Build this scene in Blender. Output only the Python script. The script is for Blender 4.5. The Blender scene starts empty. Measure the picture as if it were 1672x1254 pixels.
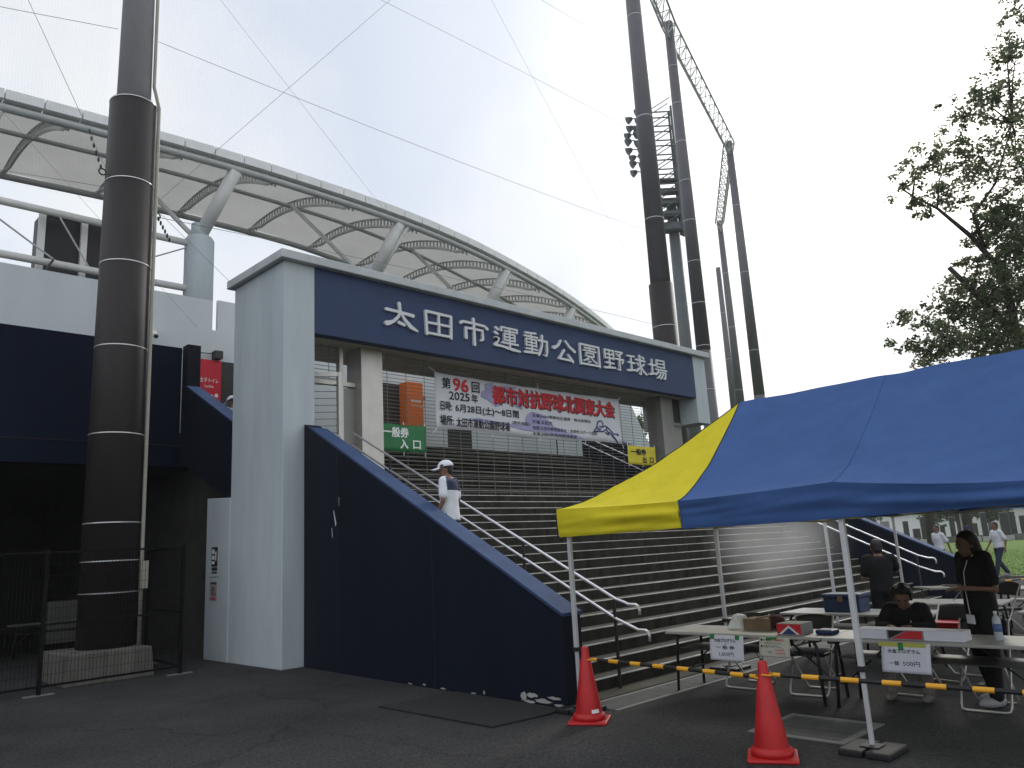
import bpy, bmesh, math, random
from mathutils import Vector, Matrix, noise
random.seed(7)
S = bpy.context.scene
COL = S.collection
V = Vector
rad = math.radians

# ---------------------------------------------------------------- camera
cam_d = bpy.data.cameras.new("camera")
cam_d.sensor_width = 36.0
cam_d.lens = 27.424
cam_d.clip_start = 0.05
cam_d.clip_end = 1500.0
cam = bpy.data.objects.new("camera", cam_d)
COL.objects.link(cam)
YAW, PITCH, ROLL = 0.782274, 0.207444, -0.0546452
fw = V((math.sin(YAW)*math.cos(PITCH), math.cos(YAW)*math.cos(PITCH), math.sin(PITCH)))
rt = V((math.cos(YAW), -math.sin(YAW), 0))
up = rt.cross(fw)
r2 = rt*math.cos(ROLL) + up*math.sin(ROLL)
u2 = up*math.cos(ROLL) - rt*math.sin(ROLL)
cm = Matrix((r2, u2, -fw)).transposed().to_4x4()
cm.translation = V((0, 0, 1.65))
cam.matrix_world = cm
S.camera = cam
S.render.resolution_x, S.render.resolution_y = 1024, 768

# ---------------------------------------------------------------- sky and sun (bright overcast, sun veiled behind the stadium)
SUN_AZ, SUN_EL = rad(76), rad(30)           # azimuth from +Y towards +X
sun_dir = V((math.sin(SUN_AZ)*math.cos(SUN_EL), math.cos(SUN_AZ)*math.cos(SUN_EL), math.sin(SUN_EL)))
world = bpy.data.worlds.new("World")
S.world = world
world.use_nodes = True
wn, wl = world.node_tree.nodes, world.node_tree.links
wn.clear()
w_out = wn.new("ShaderNodeOutputWorld")
sky = wn.new("ShaderNodeTexSky")
sky.sky_type = 'NISHITA'
sky.sun_disc = False
sky.sun_elevation = SUN_EL
sky.sun_rotation = SUN_AZ
sky.air_density, sky.dust_density, sky.ozone_density = 1.0, 3.0, 1.0
bg_sky = wn.new("ShaderNodeBackground"); bg_sky.inputs[1].default_value = 0.09
wl.new(sky.outputs[0], bg_sky.inputs[0])
tc = wn.new("ShaderNodeTexCoord")
nrm = wn.new("ShaderNodeVectorMath"); nrm.operation = 'NORMALIZE'
wl.new(tc.outputs["Generated"], nrm.inputs[0])
dot = wn.new("ShaderNodeVectorMath"); dot.operation = 'DOT_PRODUCT'
wl.new(nrm.outputs[0], dot.inputs[0]); dot.inputs[1].default_value = sun_dir
glow = wn.new("ShaderNodeValToRGB")          # cloud deck: brighter towards the veiled sun; lifted behind camera to light front faces
e = glow.color_ramp.elements
e[0].position, e[0].color = 0.0, (0.76, 0.79, 0.83, 1)
e[1].position, e[1].color = 1.0, (1.6, 1.58, 1.52, 1)
for pos, c in ((0.5, (0.82, 0.85, 0.89, 1)), (0.72, (0.68, 0.71, 0.74, 1)), (0.79, (0.645, 0.665, 0.685, 1)), (0.905, (0.635, 0.66, 0.70, 1)), (0.950, (0.76, 0.77, 0.785, 1)), (0.978, (0.95, 0.95, 0.95, 1))):
    k = e.new(pos); k.color = c
mr = wn.new("ShaderNodeMapRange"); mr.inputs[1].default_value = -1; mr.inputs[2].default_value = 1
wl.new(dot.outputs["Value"], mr.inputs[0]); wl.new(mr.outputs[0], glow.inputs[0])
cn = wn.new("ShaderNodeTexNoise"); cn.inputs["Scale"].default_value = 2.6; cn.inputs["Detail"].default_value = 5
cn.inputs["Roughness"].default_value = 0.5
wl.new(nrm.outputs[0], cn.inputs["Vector"])
cr = wn.new("ShaderNodeValToRGB")
cr.color_ramp.elements[0].position, cr.color_ramp.elements[0].color = 0.36, (0.86, 0.905, 0.985, 1)
cr.color_ramp.elements[1].position, cr.color_ramp.elements[1].color = 0.62, (1.12, 1.105, 1.08, 1)
wl.new(cn.outputs["Fac"], cr.inputs[0])
mul = wn.new("ShaderNodeMixRGB"); mul.blend_type = 'MULTIPLY'; mul.inputs[0].default_value = 1
wl.new(glow.outputs[0], mul.inputs[1]); wl.new(cr.outputs[0], mul.inputs[2])
bg_cl = wn.new("ShaderNodeBackground"); bg_cl.inputs[1].default_value = 1.0
wl.new(mul.outputs[0], bg_cl.inputs[0])
mxs = wn.new("ShaderNodeMixShader"); mxs.inputs[0].default_value = 0.93
wl.new(bg_sky.outputs[0], mxs.inputs[1]); wl.new(bg_cl.outputs[0], mxs.inputs[2])
wl.new(mxs.outputs[0], w_out.inputs[0])
sl = bpy.data.lights.new("sun", 'SUN'); sl.energy = 0.9; sl.angle = rad(14); sl.color = (1.0, 0.96, 0.9)
so = bpy.data.objects.new("sun", sl); COL.objects.link(so)
so.rotation_euler = sun_dir.to_track_quat('Z', 'Y').to_euler()
S.view_settings.view_transform = 'Standard'
S.view_settings.look = 'None'
S.view_settings.exposure = 0.45
S.view_settings.gamma = 1.0
S.cycles.max_bounces = 8
S.cycles.transparent_max_bounces = 24
S.cycles.volume_bounces = 1
S.cycles.use_denoising = True

HAZE = 0.0005
# ---------------------------------------------------------------- materials
MATS = {}
def mat(name, col, rough=0.7, var=0.0, scale=4.0, metal=0.0, bump=0.0, bscale=40.0, spec=0.4, col2=None, streak=False, transl=0.0, sharp=False):
    if name in MATS: return MATS[name]
    m = bpy.data.materials.new(name); m.use_nodes = True
    n, l = m.node_tree.nodes, m.node_tree.links
    b = n["Principled BSDF"]
    b.inputs["Roughness"].default_value = rough
    b.inputs["Metallic"].default_value = metal
    b.inputs["Specular IOR Level"].default_value = spec
    c4 = tuple(col)+(1,)
    b.inputs["Base Color"].default_value = c4
    t = n.new("ShaderNodeTexCoord")
    if var > 0 or col2:
        mp = n.new("ShaderNodeMapping"); l.new(t.outputs["Object"], mp.inputs[0])
        if streak: mp.inputs["Scale"].default_value = (1, 1, 0.18)
        tx = n.new("ShaderNodeTexNoise"); tx.inputs["Scale"].default_value = scale; tx.inputs["Detail"].default_value = 7
        tx.inputs["Roughness"].default_value = 0.65
        l.new(mp.outputs[0], tx.inputs["Vector"])
        r = n.new("ShaderNodeValToRGB")
        a, z = r.color_ramp.elements
        a.position, z.position = (0.46, 0.58) if sharp else (0.3, 0.72)
        if col2: a.color, z.color = c4, tuple(col2)+(1,)
        else:
            a.color = tuple(max(0, x*(1-var)) for x in col)+(1,)
            z.color = tuple(min(1, x*(1+var)) for x in col)+(1,)
        l.new(tx.outputs["Fac"], r.inputs[0]); l.new(r.outputs[0], b.inputs["Base Color"])
    if bump > 0:
        tb = n.new("ShaderNodeTexNoise"); tb.inputs["Scale"].default_value = bscale; tb.inputs["Detail"].default_value = 4
        l.new(t.outputs["Object"], tb.inputs["Vector"])
        bp = n.new("ShaderNodeBump"); bp.inputs["Strength"].default_value = bump; bp.inputs["Distance"].default_value = 0.02
        l.new(tb.outputs["Fac"], bp.inputs["Height"]); l.new(bp.outputs[0], b.inputs["Normal"])
    if transl > 0:
        o = n["Material Output"]; tr = n.new("ShaderNodeBsdfTranslucent"); mx = n.new("ShaderNodeMixShader")
        mx.inputs[0].default_value = transl
        if b.inputs["Base Color"].is_linked: l.new(b.inputs["Base Color"].links[0].from_socket, tr.inputs[0])
        else: tr.inputs[0].default_value = c4
        l.new(b.outputs[0], mx.inputs[1]); l.new(tr.outputs[0], mx.inputs[2]); l.new(mx.outputs[0], o.inputs[0])
    MATS[name] = m
    return m

def asphalt_mat():
    m = mat("asphalt", (0.046, 0.046, 0.047), 0.92, 0.36, 0.7, bump=0.6, bscale=150, spec=0.25)
    n, l = m.node_tree.nodes, m.node_tree.links
    b = n["Principled BSDF"]; src = b.inputs["Base Color"].links[0].from_socket
    t = n.new("ShaderNodeTexCoord"); vo = n.new("ShaderNodeTexVoronoi"); vo.inputs["Scale"].default_value = 95
    l.new(t.outputs["Object"], vo.inputs["Vector"])
    r = n.new("ShaderNodeValToRGB"); r.color_ramp.elements[0].color = (2.6, 2.55, 2.45, 1); r.color_ramp.elements[1].color = (0.70, 0.70, 0.70, 1)
    r.color_ramp.elements[0].position, r.color_ramp.elements[1].position = 0.10, 0.42
    l.new(vo.outputs["Distance"], r.inputs[0])
    mx = n.new("ShaderNodeMixRGB"); mx.blend_type = 'MULTIPLY'; mx.inputs[0].default_value = 1
    l.new(src, mx.inputs[1]); l.new(r.outputs[0], mx.inputs[2])
    n2 = n.new("ShaderNodeTexNoise"); n2.inputs["Scale"].default_value = 26; n2.inputs["Detail"].default_value = 6; n2.inputs["Roughness"].default_value = 0.75
    l.new(t.outputs["Object"], n2.inputs["Vector"])
    q = n.new("ShaderNodeValToRGB"); q.color_ramp.elements[0].position, q.color_ramp.elements[1].position = 0.36, 0.66
    q.color_ramp.elements[0].color = (0.62, 0.62, 0.62, 1); q.color_ramp.elements[1].color = (1.42, 1.40, 1.36, 1)
    l.new(n2.outputs["Fac"], q.inputs[0])
    m2 = n.new("ShaderNodeMixRGB"); m2.blend_type = 'MULTIPLY'; m2.inputs[0].default_value = 1
    l.new(mx.outputs[0], m2.inputs[1]); l.new(q.outputs[0], m2.inputs[2])
    wv = n.new("ShaderNodeTexNoise"); wv.inputs["Scale"].default_value = 1.3; wv.inputs["Detail"].default_value = 5; l.new(t.outputs["Object"], wv.inputs["Vector"])
    ad = n.new("ShaderNodeVectorMath"); ad.operation = 'MULTIPLY_ADD'; ad.inputs[1].default_value = (0.9, 0.9, 0); l.new(wv.outputs["Color"], ad.inputs[0]); l.new(t.outputs["Object"], ad.inputs[2])
    v2 = n.new("ShaderNodeTexVoronoi"); v2.feature = 'DISTANCE_TO_EDGE'; v2.inputs["Scale"].default_value = 0.34; l.new(ad.outputs[0], v2.inputs["Vector"])
    q2 = n.new("ShaderNodeValToRGB"); q2.color_ramp.elements[0].position, q2.color_ramp.elements[1].position = 0.0, 0.006
    q2.color_ramp.elements[0].color = (0.6, 0.6, 0.6, 1); q2.color_ramp.elements[1].color = (1, 1, 1, 1); l.new(v2.outputs["Distance"], q2.inputs[0])
    m3 = n.new("ShaderNodeMixRGB"); m3.blend_type = 'MULTIPLY'; m3.inputs[0].default_value = 1
    l.new(m2.outputs[0], m3.inputs[1]); l.new(q2.outputs[0], m3.inputs[2]); l.new(m3.outputs[0], b.inputs["Base Color"])
    return m
M_ASPH = asphalt_mat()
M_GREY = mat("grey_paint", (0.45, 0.505, 0.53), 0.75, 0.11, 2.0, bump=0.12, bscale=55, streak=True)
M_GREYL = mat("light_grey_paint", (0.58, 0.625, 0.64), 0.75, 0.08, 0.8, bump=0.1, bscale=40, streak=True)
M_CAP = mat("coping_grey", (0.46, 0.49, 0.50), 0.6, 0.12, 2.0)
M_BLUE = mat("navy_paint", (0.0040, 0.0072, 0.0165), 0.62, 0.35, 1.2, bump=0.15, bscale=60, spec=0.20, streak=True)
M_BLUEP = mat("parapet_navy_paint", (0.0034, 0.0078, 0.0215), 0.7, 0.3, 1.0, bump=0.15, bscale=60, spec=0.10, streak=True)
M_BLUEB = mat("beam_navy_veiled", (0.022, 0.042, 0.108), 0.6, 0.10, 1.5, bump=0.10, bscale=70, spec=0.35)  # veil brightness around the beam mixed into its navy
M_BLUET = mat("coping_skylit_navy", (0.034, 0.064, 0.148), 0.8, 0.22, 3.0, bump=0.15, bscale=60, spec=0.25)  # wall navy with the skylight on its sloping top put into the colour
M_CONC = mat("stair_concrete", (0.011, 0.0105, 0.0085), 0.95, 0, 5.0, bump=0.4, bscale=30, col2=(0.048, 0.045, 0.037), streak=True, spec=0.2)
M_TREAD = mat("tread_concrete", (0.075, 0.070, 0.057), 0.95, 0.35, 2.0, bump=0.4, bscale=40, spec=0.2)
M_NOSE = mat("nosing_strip", (0.56, 0.56, 0.53), 0.5, 0.45, 2.2, metal=0.2)
M_RAWC = mat("raw_concrete", (0.125, 0.12, 0.105), 0.9, 0.35, 5.0, bump=0.5, bscale=30, streak=True)
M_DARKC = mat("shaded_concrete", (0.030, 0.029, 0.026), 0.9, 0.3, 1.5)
M_SOFF = mat("soffit_board", (0.46, 0.43, 0.385), 0.8, 0.12, 2.0)
M_STEEL = mat("stainless", (0.55, 0.53, 0.49), 0.45, 0.10, 3.0, metal=0.6)
M_STEELD = mat("dark_stainless", (0.24, 0.235, 0.22), 0.5, 0.15, 2.0, metal=0.3)
M_ROD = mat("shutter_rod", (0.23, 0.225, 0.21), 0.45, 0.0, metal=0.7)
M_RAIL = mat("handrail_metal", (0.72, 0.71, 0.74), 0.35, 0.08, 10, metal=0.7)
M_DPOST = mat("dark_post", (0.045, 0.045, 0.043), 0.5, 0.1, 8, metal=0.4)
M_GUT = mat("gutter_white", (0.80, 0.81, 0.80), 0.5, 0.06, 2)
M_WHITE = mat("white_steel", (0.66, 0.66, 0.64), 0.5, 0.08, 2)
M_ROOFST = mat("roof_steel", (0.44, 0.45, 0.45), 0.5, 0.08, 1.5)
M_MEMB = mat("roof_membrane", (0.60, 0.59, 0.56), 0.8, 0.10, 0.35, transl=0.42)
M_LETTER = mat("letter_paint", (0.60, 0.62, 0.64), 0.5, 0.06, 6)
M_SHAFT = mat("glare_pale_shaft", (0.42, 0.41, 0.44), 0.45, 0.10, 2.0, metal=0.1, spec=0.5)  # upper part of the left pole, lens glare painted in as a paler tone
M_SHAFTP = mat("far_pole_shaft", (0.100, 0.098, 0.108), 0.5, 0.10, 2.0, metal=0.1, spec=0.5)
M_POLE = mat("brown_pole", (0.024, 0.0195, 0.019), 0.55, 0.2, 2.0, metal=0.0, spec=0.30, streak=True)
M_BAND = mat("metal_band", (0.62, 0.62, 0.62), 0.35, metal=0.5)
M_PIPE = mat("beige_pipe", (0.33, 0.32, 0.26), 0.5, 0.1, 5)
M_BLACK = mat("black_plastic", (0.012, 0.012, 0.013), 0.55, 0.2, 6)
M_FENCE = mat("black_fence", (0.005, 0.005, 0.005), 0.8, spec=0.15)
M_WIRE = mat("steel_wire", (0.20, 0.20, 0.21), 0.5, metal=0.5)
M_RED = mat("cone_red", (0.43, 0.011, 0.013), 0.5, 0.16, 7.0, bump=0.08, bscale=60, spec=0.4)
M_YEL = mat("bar_yellow", (0.74, 0.36, 0.02), 0.45, 0.08, 8)
M_TBLUE = mat("canopy_blue", (0.045, 0.103, 0.272), 0.8, 0.10, 3, bump=0.5, bscale=7, transl=0.06, spec=0.25)
M_TYEL = mat("canopy_yellow", (0.72, 0.61, 0.025), 0.8, 0.08, 3, bump=0.5, bscale=7, transl=0.18, spec=0.25)
M_ALU = mat("tent_leg_metal", (0.60, 0.61, 0.62), 0.4, 0.06, 5, metal=0.4)
M_PAPER = mat("paper", (0.70, 0.71, 0.78), 0.8, 0.04, 8)
M_PAPER2 = mat("cream_paper", (0.55, 0.55, 0.46), 0.8, 0.05, 8)
M_INK = mat("ink", (0.012, 0.012, 0.016), 0.7)
M_INKR = mat("red_ink", (0.55, 0.025, 0.035), 0.7)
M_INKW = mat("white_ink", (0.75, 0.77, 0.75), 0.7)
M_BANNER = mat("banner_cloth", (0.62, 0.63, 0.67), 0.8, 0.05, 3, bump=0.15, bscale=5)
M_LILAC = mat("banner_lilac", (0.34, 0.32, 0.52), 0.8, 0.1, 5)
M_EMBL = mat("banner_navy", (0.035, 0.055, 0.17), 0.8)
M_GREEN = mat("sign_green", (0.025, 0.17, 0.060), 0.6, 0.1, 3)
M_YSIGN = mat("sign_yellow", (0.62, 0.52, 0.03), 0.6, 0.06, 3)
M_ORANGE = mat("sign_orange", (0.62, 0.135, 0.015), 0.5, 0.05, 3)
M_CRIM = mat("sign_crimson", (0.58, 0.014, 0.036), 0.5, 0.05, 3)
M_TABLE = mat("table_top", (0.38, 0.375, 0.35), 0.5, 0.06, 3)
M_CARD = mat("cardboard", (0.20, 0.135, 0.085), 0.85, 0.15, 6)
M_COOL = mat("cooler_blue", (0.014, 0.030, 0.085), 0.5, 0.1, 4)
M_SKIN = mat("skin", (0.19, 0.102, 0.068), 0.6, 0.08, 12)
M_HAIR = mat("hair", (0.010, 0.008, 0.007), 0.5, 0.3, 30, bump=0.4, bscale=120)
M_WSHIRT = mat("white_shirt", (0.66, 0.68, 0.74), 0.85, 0.06, 8, bump=0.35, bscale=14)
M_NAVYC = mat("navy_cloth", (0.022, 0.030, 0.065), 0.85, 0.15, 8)
M_BLKC = mat("black_cloth", (0.0065, 0.0065, 0.007), 0.9, 0.25, 8, bump=0.3, bscale=14)
M_KHAKI = mat("light_trousers", (0.18, 0.165, 0.145), 0.85, 0.1, 8, bump=0.3, bscale=14)
M_LBLUE = mat("pale_blue_shirt", (0.33, 0.45, 0.50), 0.85, 0.1, 8)
M_SHOE = mat("pale_shoe", (0.32, 0.32, 0.33), 0.6, 0.1, 8)
M_GRASS = mat("grass_blades", (0.070, 0.135, 0.018), 0.9, 0, 1.2, bump=0.5, bscale=30, col2=(0.13, 0.215, 0.035), spec=0.1)
M_BARK = mat("bark", (0.040, 0.034, 0.030), 0.9, 0.3, 5, bump=0.6, bscale=20)
M_LEAF = mat("leaf", (0.12, 0.15, 0.075), 0.6, 0, 0.9, col2=(0.22, 0.24, 0.14), transl=0.55)
M_LEAFD = mat("dark_leaf", (0.050, 0.080, 0.028), 0.7, 0, 0.8, col2=(0.10, 0.14, 0.055), transl=0.45)
M_STONE = mat("dark_stone", (0.018, 0.020, 0.020), 0.5, 0.3, 3)
M_PALES = mat("pale_stone", (0.32, 0.32, 0.30), 0.8, 0.2, 2)
M_LGREEN = mat("tower_green", (0.080, 0.094, 0.098), 0.55, 0.15, 2, metal=0.2)
M_GRATE = mat("grating", (0.105, 0.108, 0.105), 0.7, 0.2, 5, metal=0.3)
M_GRATEF = mat("grating_frame", (0.17, 0.17, 0.16), 0.75, 0.15, 5)
M_MATR = mat("rubber_mat", (0.020, 0.020, 0.020), 0.9, 0.2, 6, bump=0.3, bscale=80)
M_GLASS = mat("bottle_plastic", (0.45, 0.50, 0.55), 0.2, spec=0.6)
M_TAPE = mat("green_tape", (0.03, 0.24, 0.06), 0.6)
M_YTAPE = mat("yellow_tape", (0.50, 0.50, 0.10), 0.6)

# ---------------------------------------------------------------- mesh helpers
class MB:
    def __init__(s): s.v, s.f, s.m, s.mats = [], [], [], []
    def mi(s, m):
        if m not in s.mats: s.mats.append(m)
        return s.mats.index(m)
    def add(s, vs, fs, m=None):
        o = len(s.v); s.v += [V(x) for x in vs]; s.f += [tuple(i+o for i in f) for f in fs]
        k = s.mi(m) if m else 0
        s.m += [k]*len(fs); return s
    def box(s, a, b, m=None):
        x0, y0, z0 = a; x1, y1, z1 = b
        vs = [(x0,y0,z0),(x1,y0,z0),(x1,y1,z0),(x0,y1,z0),(x0,y0,z1),(x1,y0,z1),(x1,y1,z1),(x0,y1,z1)]
        return s.add(vs, [(3,2,1,0),(4,5,6,7),(0,1,5,4),(1,2,6,5),(2,3,7,6),(3,0,4,7)], m)
    def bar(s, p, q, w, h=None, m=None, upv=(0,0,1)):
        h = h or w; p, q = V(p), V(q); d = (q-p).normalized(); u = V(upv)
        if abs(d.dot(u)) > 0.98: u = V((1,0,0))
        a = d.cross(u).normalized()*w/2; b = a.cross(d).normalized()*h/2
        vs = [p-a-b,p+a-b,p+a+b,p-a+b,q-a-b,q+a-b,q+a+b,q-a+b]
        return s.add(vs, [(0,1,2,3),(7,6,5,4),(4,5,1,0),(5,6,2,1),(6,7,3,2),(7,4,0,3)], m)
    def tube(s, pts, r, n=8, m=None, cap=True):
        pts = [V(p) for p in pts]; rs = r if isinstance(r, (list, tuple)) else [r]*len(pts)
        vs, fs = [], []; pa = None
        for i, p in enumerate(pts):
            d = (pts[min(i+1, len(pts)-1)]-pts[max(i-1, 0)]).normalized()
            if pa is None:
                u = V((0,0,1)) if abs(d.z) < 0.9 else V((1,0,0)); a = d.cross(u).normalized()
            else:
                a = (pa - d*pa.dot(d)).normalized()
            pa = a; b = d.cross(a)
            for k in range(n):
                t = 2*math.pi*k/n; vs.append(p+(a*math.cos(t)+b*math.sin(t))*rs[i])
        for i in range(len(pts)-1):
            for k in range(n):
                fs.append((i*n+k, i*n+(k+1)%n, (i+1)*n+(k+1)%n, (i+1)*n+k))
        if cap: fs += [tuple(range(n-1, -1, -1)), tuple(range((len(pts)-1)*n, len(pts)*n))]
        return s.add(vs, fs, m)
    def lathe(s, prof, c=(0,0,0), n=24, m=None):
        c = V(c); vs, fs = [], []
        for r, z in prof:
            for k in range(n):
                t = 2*math.pi*k/n; vs.append(c+V((r*math.cos(t), r*math.sin(t), z)))
        for i in range(len(prof)-1):
            for k in range(n): fs.append((i*n+k, i*n+(k+1)%n, (i+1)*n+(k+1)%n, (i+1)*n+k))
        fs += [tuple(range(n-1, -1, -1)), tuple(range((len(prof)-1)*n, len(prof)*n))]
        return s.add(vs, fs, m)
    def prism(s, poly, d, m=None):
        n = len(poly); poly = [V(p) for p in poly]; d = V(d)
        fs = [tuple(range(n-1, -1, -1)), tuple(range(n, 2*n))] + [(i, (i+1)%n, n+(i+1)%n, n+i) for i in range(n)]
        return s.add(poly+[p+d for p in poly], fs, m)
    def ell(s, c, r, m=None, n=14, k=9, rot=None):
        c = V(c); vs, fs = [], []
        for i in range(k+1):
            a = math.pi*i/k
            for j in range(n):
                t = 2*math.pi*j/n; q = V((r[0]*math.sin(a)*math.cos(t), r[1]*math.sin(a)*math.sin(t), r[2]*math.cos(a)))
                vs.append(c+(rot @ q if rot else q))
        for i in range(k):
            for j in range(n): fs.append((i*n+j, (i+1)*n+j, (i+1)*n+(j+1)%n, i*n+(j+1)%n))
        return s.add(vs, fs, m)
    def grid(s, fn, nu, nv, m=None):
        vs = [fn(i/nu, j/nv) for j in range(nv+1) for i in range(nu+1)]
        fs = [(j*(nu+1)+i, j*(nu+1)+i+1, (j+1)*(nu+1)+i+1, (j+1)*(nu+1)+i) for j in range(nv) for i in range(nu)]
        return s.add(vs, fs, m)
    def build(s, name, m=None, parent=None, smooth=False, local=False, fix=True, bevel=0.0):
        me = bpy.data.meshes.new(name)
        off = V((0,0,0))
        if parent is not None and not local:
            q = parent
            while q is not None: off = off + q.location; q = q.parent
        own = V((0,0,0))
        if parent is None and not local:
            xs = [v.x for v in s.v]; ys = [v.y for v in s.v]; zs = [v.z for v in s.v]
            own = V(((min(xs)+max(xs))/2, (min(ys)+max(ys))/2, min(zs))); off = own
        me.from_pydata([tuple(v-off) for v in s.v], [], s.f)
        for mm in (s.mats or [m]): me.materials.append(mm)
        if s.mats: me.polygons.foreach_set("material_index", s.m)
        if smooth: me.polygons.foreach_set("use_smooth", [True]*len(me.polygons))
        if fix or bevel:
            bm = bmesh.new(); bm.from_mesh(me)
            if fix: bmesh.ops.recalc_face_normals(bm, faces=bm.faces)
            if bevel:
                ed = [e for e in bm.edges if len(e.link_faces) == 2 and e.calc_face_angle(0) > 0.6]
                bmesh.ops.bevel(bm, geom=ed, offset=bevel, segments=2, affect='EDGES', profile=0.5)
            bm.to_mesh(me); bm.free()
        me.update()
        o = bpy.data.objects.new(name, me); COL.objects.link(o); o.location = own
        if parent is not None: o.parent = parent
        return o

def tag(o, label=None, cat=None, group=None, kind=None):
    if label: o["label"] = label
    if cat: o["category"] = cat
    if group: o["group"] = group
    if kind: o["kind"] = kind
    return o
def thing(name, label, cat, loc=(0,0,0), rz=0.0, group=None):
    o = bpy.data.objects.new(name, None); COL.objects.link(o); o.empty_display_size = 0.2
    o.location = loc; o.rotation_euler = (0, 0, rz)
    return tag(o, label, cat, group)
def dup(root, loc, rz=None, label=None, group=None):
    r = root.copy(); COL.objects.link(r); r.location = loc
    if rz is not None: r.rotation_euler = (0, 0, rz)
    if label: r["label"] = label
    if group: r["group"] = group
    for ch in list(root.children):
        c = ch.copy(); COL.objects.link(c); c.parent = r
        for g in ch.children:
            d = g.copy(); COL.objects.link(d); d.parent = c
    return r

def text_mesh(body, w, h, m, name, parent, org, xd, ud, off=0.0, ext=0.002, keep=False, nk=6.0):
    """Flat lettering: BODY fitted into a w x h box whose lower left corner is ORG, running along XD with UD up."""
    c = bpy.data.curves.new(name, 'FONT'); c.body = body; c.extrude = 0.0
    c.resolution_u = 3
    o = bpy.data.objects.new(name, c); COL.objects.link(o)
    dg = bpy.context.evaluated_depsgraph_get()
    me = bpy.data.meshes.new_from_object(o.evaluated_get(dg))
    bpy.data.objects.remove(o); bpy.data.curves.remove(c)
    xs = [v.co.x for v in me.vertices]; ys = [v.co.y for v in me.vertices]
    x0, x1, y0, y1 = min(xs), max(xs), min(ys), max(ys)
    sx, sy = w/max(x1-x0, 1e-6), h/max(y1-y0, 1e-6)
    dx = dy = 0
    if keep:
        k = min(sx, sy); dx, dy = (w-k*(x1-x0))/2, (h-k*(y1-y0))/2; sx = sy = k
    xd, ud = V(xd).normalized(), V(ud).normalized(); nd = xd.cross(ud)
    off3 = V((0,0,0)); q = parent
    while q is not None: off3 = off3 + q.location; q = q.parent
    base = V(org)-off3
    for v in me.vertices:
        v.co = base + xd*((v.co.x-x0)*sx+dx) + ud*((v.co.y-y0)*sy+dy) + nd*ext
    if off > 0:                       # heavier weight: the same glyphs doubled a hair apart
        d = off*h*0.9/max(1, 1)
        vs = [v.co.copy() for v in me.vertices]; fs = [tuple(f.vertices) for f in me.polygons]; VV, FF = [], []
        for i, (a, c_) in enumerate(((-1,-1),(1,-1),(-1,1),(1,1),(0,0))):
            o_ = len(VV); VV += [tuple(v+xd*a*d+ud*c_*d+nd*(.00018*i)) for v in vs]; FF += [tuple(k+o_ for k in f) for f in fs]
        bpy.data.meshes.remove(me); me = bpy.data.meshes.new(name); me.from_pydata(VV, [], FF)
    me.materials.clear(); me.materials.append(m)
    ob = bpy.data.objects.new(name, me); COL.objects.link(ob); ob.parent = parent
    return ob

# ================================================================ THE SETTING
g = MB(); g.grid(lambda a, b: V((-400+800*a, -400+800*b, 0)), 8, 8)
tag(g.build("ground", M_ASPH), kind='structure')
g = MB(); g.grid(lambda a, b: V((27.6+150*a, -60+(33+60)*b+0*a, 0.006)), 20, 20)
tag(g.build("lawn", M_GRASS), kind='structure')
g = MB(); g.box((27.3,-60,0), (27.6,33,0.05)); tag(g.build("kerb", M_RAWC), kind='structure')
# short grass standing on the lawn strip that shows beyond the stair
gb = MB()
for i in range(9000):
    x = 27.7+random.random()**1.6*26; y = 2.5+random.random()*(4+x*0.25-3)
    h = 0.02+random.random()*0.035; a = random.random()*6.28; w = 0.02
    gb.add([(x-w*math.cos(a), y-w*math.sin(a), 0.004), (x+w*math.cos(a), y+w*math.sin(a), 0.004), (x+random.uniform(-.04,.04), y+random.uniform(-.04,.04), h)], [(0,1,2)], M_GRASS)
tag(gb.build("grass", fix=False), kind='stuff')
# concrete apron and drain grating at the foot of the stair
g = MB(); g.box((6.25,5.78,0), (18.9,6.1,0.012), M_TREAD)
tag(g.build("stair_apron"), kind='structure')
dr = thing("drain_grating", "long galvanised drain grating strip across the foot of the stairs", "drain grating", (6.6,5.6,0))
d = MB(); d.box((6.5,5.28,0), (18.8,5.33,0.010), M_GRATEF); d.box((6.5,5.70,0), (18.8,5.75,0.010), M_GRATEF); d.build("frame", parent=dr)
d = MB(); d.box((6.5,5.33,0), (18.8,5.70,0.003), M_BLACK)
for k in range(19): d.box((6.5,5.335+k*0.0195,0.003), (18.8,5.335+k*0.0195+0.013,0.008), M_GRATE)
for k in range(62): d.box((6.52+k*0.2,5.33,0.003), (6.535+k*0.2,5.70,0.0095), M_GRATE)
d.build("grate", parent=dr)

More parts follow.
